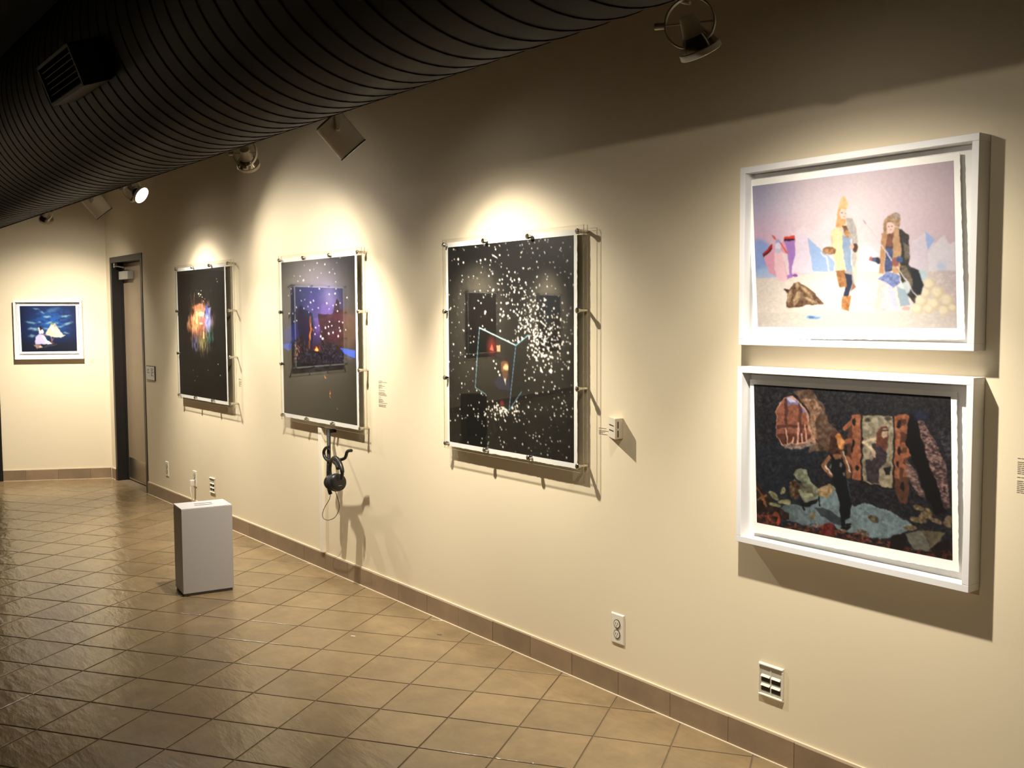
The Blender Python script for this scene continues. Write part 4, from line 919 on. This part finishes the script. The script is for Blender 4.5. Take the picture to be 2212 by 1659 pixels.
def data_plate(x, z, label, w_=.114, h=.124):
    r = empty('data_plate', wallT(x)); tag(r, label, 'wall plate', 'data plates')
    f = .011
    mb = MB(); hw, hh = w_/2, h/2
    mb.plate(-hw, hw, -.011, -.0002, z+hh-f, z+hh, .004); mb.plate(-hw, hw, -.011, -.0002, z-hh, z-hh+f, .004); mb.plate(-hw, -hw+f*.7, -.009, -.0002, z-hh+f, z+hh-f, .002); mb.plate(hw-f*.7, hw, -.009, -.0002, z-hh+f, z+hh-f, .002)
    mb.build('plate_frame', PLATE, r)
    MB().box(-hw+f*.7, hw-f*.7, -.004, -.0002, z-hh+f, z+hh-f).build('plate_insert', mat('insert_grey', (.55, .51, .42), .5), r)
    MB().box(-.0012, .0012, -.006, -.004, z-hh+f, z+hh-f).build('divider', PLATE, r)
    for row in (.012, -.022):
        for sx in (-1, 1):
            cx_ = sx*.0235
            p_ = MB().box(cx_-.0195, cx_+.0195, -.0052, -.004, z+row-.019, z+row).build('data_port', DARKP, r)
            MB().add([(cx_-.02, -.004, z+row+.008), (cx_+.02, -.004, z+row+.008), (cx_+.02, -.011, z+row), (cx_-.02, -.011, z+row), (cx_-.02, -.004, z+row-.001), (cx_+.02, -.004, z+row-.001)], [(0, 3, 2, 1), (3, 4, 5, 2), (0, 4, 3), (1, 2, 5), (0, 1, 5, 4)]).build('port_hood', PLATE, p_)
    return r
data_plate(-2.363, .295, 'ivory data plate below the lower white framed print')
data_plate(-7.920, .290, 'ivory data plate above the grey box')

def wall_text(x0, x1, z0, z1, rows, label, seed, lh=.45):
    r = random.Random(seed); root = empty('wall_text', wallT((x0+x1)/2)); tag(root, label, 'label', 'wall labels')
    hw = (x1-x0)/2; n = len(rows); ph = (z1-z0)/n
    for i, f in enumerate(rows):
        if f <= 0: continue
        z = z1-(i+.5)*ph; mb = MB(); u = -hw; end = -hw+2*hw*f
        while u < end:
            wl = min(r.uniform(.006, .02), end-u); mb.box(u, u+wl, -.0006, -.0001, z-ph*lh/2, z+ph*lh/2); u += wl+.0022
        mb.build('text_line', TEXT, root)
    return root
wall_text(-5.235, -5.135, 1.108, 1.262, [.42, .98, .3, 0, .4, .72, .3, .45, .2, 0, .72, 0, .72, .78, .92, .95, 0, .28, 0, .4, .5, .6, .45, .98, 0, .85, .8, .82], 'long block of small wall text right of the campfire print', 1)
wall_text(-7.335, -7.275, 1.113, 1.176, [.5, .8, 0, .7, .9, .6, .8, .4, .7], 'small wall text right of the coral cluster print', 2)
wall_text(-3.312, -3.232, 1.122, 1.153, [.6, 0, .98, .5, .3, .7], 'short wall text beside the triangular wall box', 3, .5)
wall_text(-1.482, -1.262, 1.116, 1.222, [.9, 0, .96, .9, .98, .85, .95, .9, .7, 0, .9, 0, .97, .93, .95, .88, .22, .2, .14], 'wall text cut off by the right edge', 4, .4)
t_ = empty('wall_text', endT(.155)); tag(t_, 'faint wall text right of the small blue picture', 'label', 'wall labels')
for i in range(5): MB().box(-.022, .022-.008*(i % 3), -.0005, -.0001, 1.202-i*.008, 1.206-i*.008).build('text_line', mat('text_pale', (.5, .43, .33), .7), t_)

# triangular slotted box on the wall
wb = empty('sensor_box', wallT(-3.2)); tag(wb, 'white triangular slotted box beside the cube print', 'wall box')
MB().prism([(-.049, -.001), (.041, -.001), (.047, -.052)][::-1], 1.118, 1.205).build('box_shell', mat('sensor_white', (.62, .55, .43), .5), wb, bevel=.001)
a = Vector((-.049, -.001)); b = Vector((.047, -.052)); dd = (b-a).normalized(); nn = Vector((dd.y, -dd.x)); nn = nn if nn.y < 0 else -nn
for z in (1.172, 1.150):
    p, q_ = a+dd*.012+nn*.0004, b-dd*.022+nn*.0004
    MB().prism([(p.x, p.y), (q_.x, q_.y), (q_.x-nn.x*.002, q_.y-nn.y*.002), (p.x-nn.x*.002, p.y-nn.y*.002)], z-.0025, z+.0025).build('slot', DARKP, wb)
for z in (1.178, 1.140):
    MB().box(.0447, .0465, -.036, -.031, z-.014, z+.014).build('slot', DARKP, wb)

# door sign
ds = empty('door_sign', wallT(-9.37)); tag(ds, 'small white sign in a dark frame beside the door', 'sign')
MB().box(-.118, .118, -.010, -.0003, 1.060, 1.192).build('sign_frame', BLACKP, ds)
MB().box(-.110, .110, -.0112, -.0100, 1.067, 1.185).build('sign_panel', mat('sign_white', (.70, .66, .57), .5), ds)
for i, (u0, u1, z) in enumerate(((-.09, -.03, 1.158), (-.09, -.045, 1.143), (-.09, -.02, 1.128), (.02, .09, 1.165), (.02, .075, 1.150), (.02, .09, 1.135), (.02, .06, 1.120), (.02, .085, 1.105))): MB().box(u0, u1, -.0118, -.0112, z-.0035, z+.0035).build('text_line', TEXT, ds)

# cable raceway below the campfire print
rw = MB().box(-5.988, -5.940, -.024, -.0003, .1135, .925).build('cable_raceway', mat('raceway_white', (.86, .79, .65), .4), None, bevel=.003); tag(rw, 'white vertical cable raceway below the campfire print', 'raceway')

# headphone hook and headphones
HO = .125
def hw(x, y, off=HO):
    return tuple(onwall(620+x/4.879, 900+y/4.879, off))
hk = empty('headphone_hook', Matrix.Translation((-5.62, 0, .70))); tag(hk, 'black double hook on a ribbed hose below the campfire print', 'hook')
inv = hk.matrix_world.inverted()
def loc(pts): return [tuple(inv @ Vector(p)) for p in pts]
hose = [hw(437, 142, .055), hw(440, 220, .075), hw(441, 330, .10), hw(440, 450, .118), hw(436, 560, .12), hw(437, 680, .118), hw(442, 760, .115), hw(460, 818, .11)]
hs = spline(loc(hose), 14); rads = [.0115+(.0014 if i % 2 else -.0006) for i in range(len(hs))]
MB().tube(hs, .011, 10, rads=rads).build('ribbed_hose', BLACKR, hk, True)
MB().tube(spline(loc([hw(440, 322, HO), hw(408, 332, HO), hw(388, 372, HO), hw(398, 425, HO), hw(430, 460, HO), hw(480, 462, HO), hw(555, 455, HO), hw(605, 440, HO), hw(622, 410, HO), hw(632, 375, HO), hw(650, 360, HO), hw(678, 358, HO)]), 8), .0098, 10).build('hook_arm', BLACKP, hk, True)
MB().box(-.009, .009, -.055, -.001, .022, .045, Matrix.Translation(inv @ Vector((onwall(620+437/4.879, 900+128/4.879, .05)[0], 0, .886)))).build('hook_bracket', BLACKP, hk)
hp_ = empty('headphones', Matrix.Translation((-5.60, -.13, .60))); tag(hp_, 'black over-ear headphones hanging from the hook', 'headphones')
inv = hp_.matrix_world.inverted()
band = spline(loc([hw(462, 655, .125), hw(452, 560, .122), hw(462, 480, .128), hw(492, 440, .135), hw(525, 443, .145), hw(562, 500, .155), hw(582, 580, .16), hw(574, 660, .162)]), 8)
MB().tube(band, .012, 10, rads=[.0135 if .32 < i/len(band) < .85 else .011 for i in range(len(band))]).build('headband', BLACKP, hp_, True)
MB().tube(spline(loc([hw(505, 475, .136), hw(530, 500, .144), hw(545, 545, .148)]), 6), .016, 10).build('band_pad', BLACKR, hp_, True)
def cup(c, axis, r, nm):
    q = Vector(axis).to_track_quat('Z', 'Y').to_matrix().to_4x4(); T = Matrix.Translation(c) @ q
    o = MB().lathe([(.0, .022), (r*.7, .022), (r*.93, .016), (r, .004), (r, -.004), (r*.9, -.008)], 28, T).build(nm, BLACKP, hp_, True)
    MB().lathe([(r*.9, -.008), (r*1.03, -.012), (r*1.03, -.024), (r*.85, -.030), (r*.5, -.026)], 28, T).build('ear_pad', BLACKR, o, True)
    return o, T
c1 = Vector(loc([hw(536, 694, .165)])[0]); c2 = Vector(loc([hw(468, 690, .120)])[0])
o1, T1 = cup(c1, (.97, .10, .10), .053, 'ear_cup'); o2, T2 = cup(c2, (-.95, -.05, .1), .048, 'ear_cup')
MB().box(-.012, .012, -.0016, .0016, .0215, .0228, T1 @ Matrix.Translation((.0, -.018, 0)) ).build('maker_mark', mat('mark_grey', (.22, .22, .22), .4), o1)
MB().tube(spline(loc([hw(460, 815, .112), hw(442, 880, .115), hw(395, 960, .118), hw(374, 1030, .12), hw(388, 1075, .12), hw(440, 1090, .12), hw(505, 1060, .125), hw(545, 985, .13), hw(548, 910, .14), hw(528, 845, .15), hw(510, 790, .155)]), 8), .0022, 6).build('cord_loop', CABLE, hp_, True)

# ---------------------------------------------------------------- grey box on the floor
bx = empty('ballot_box', Matrix.Translation((-5.962, -.801, 0)) @ Matrix.Rotation(math.radians(-7.0), 4, 'Z')); tag(bx, 'grey-white box with two slots in its lid, standing on the floor', 'box')
BW, BD, BHt = .107, .148, .520
mb = MB(); mb.box(-BW+.006, BW-.006, -BD+.006, BD-.006, 0.002, .018); mb.build('plinth', mat('plinth_dark', (.10, .09, .085), .7), bx)
mb = MB(); mb.box(-BW, BW, -BD, BD, .016, BHt-.012); mb.build('box_body', BOXG, bx, bevel=.0015)
lidm = mat('box_lid', (.62, .60, .60), .5)
mb = MB(); mb.box(-BW, BW, -BD, BD, BHt-.0115, BHt); lid = mb.build('box_lid', lidm, bx, bevel=.0015)
for u, v0 in ((.028, -.055), (-.025, -.045)):
    MB().box(u-.006, u+.006, v0, v0+.105, BHt-.002, BHt+.0005).build('slot', mat('slot_grey', (.05, .045, .04), .8), lid)

pd = empty('pedestal', Matrix.Translation((-11.15, -4.9, 0)) @ Matrix.Rotation(.3, 4, 'Z')); tag(pd, 'pedestal box coloured dark as unlit, on the floor before the end wall prints', 'pedestal')
MB().box(-.14, .14, -.14, .14, .03, .58).build('pedestal_body', mat('pedestal_unlit', (.03, .028, .026), .5), pd, bevel=.003)  # dark colour holds the shade on the pedestal's unlit face
MB().box(-.12, .12, -.12, .12, .002, .03).build('pedestal_foot', mat('plinth_dark'), pd)
# specks of litter on the floor
for (x, y, c_, lab) in ((949, 1371, (.12, .12, .12), 'dark scrap of paper on the floor near the wall'), (763, 1374.5, (.75, .72, .65), 'tiny white scrap on the floor near the box')):
    p = onfloor(x, y); o = MB().box(-.012, .012, -.004, .004, 0, .0012, Matrix.Translation((p[0], p[1], .0008)) @ Matrix.Rotation(.6, 4, 'Z')).build('paper_scrap', mat('scrap_%d' % int(x), c_, .8)); tag(o, lab, 'litter')
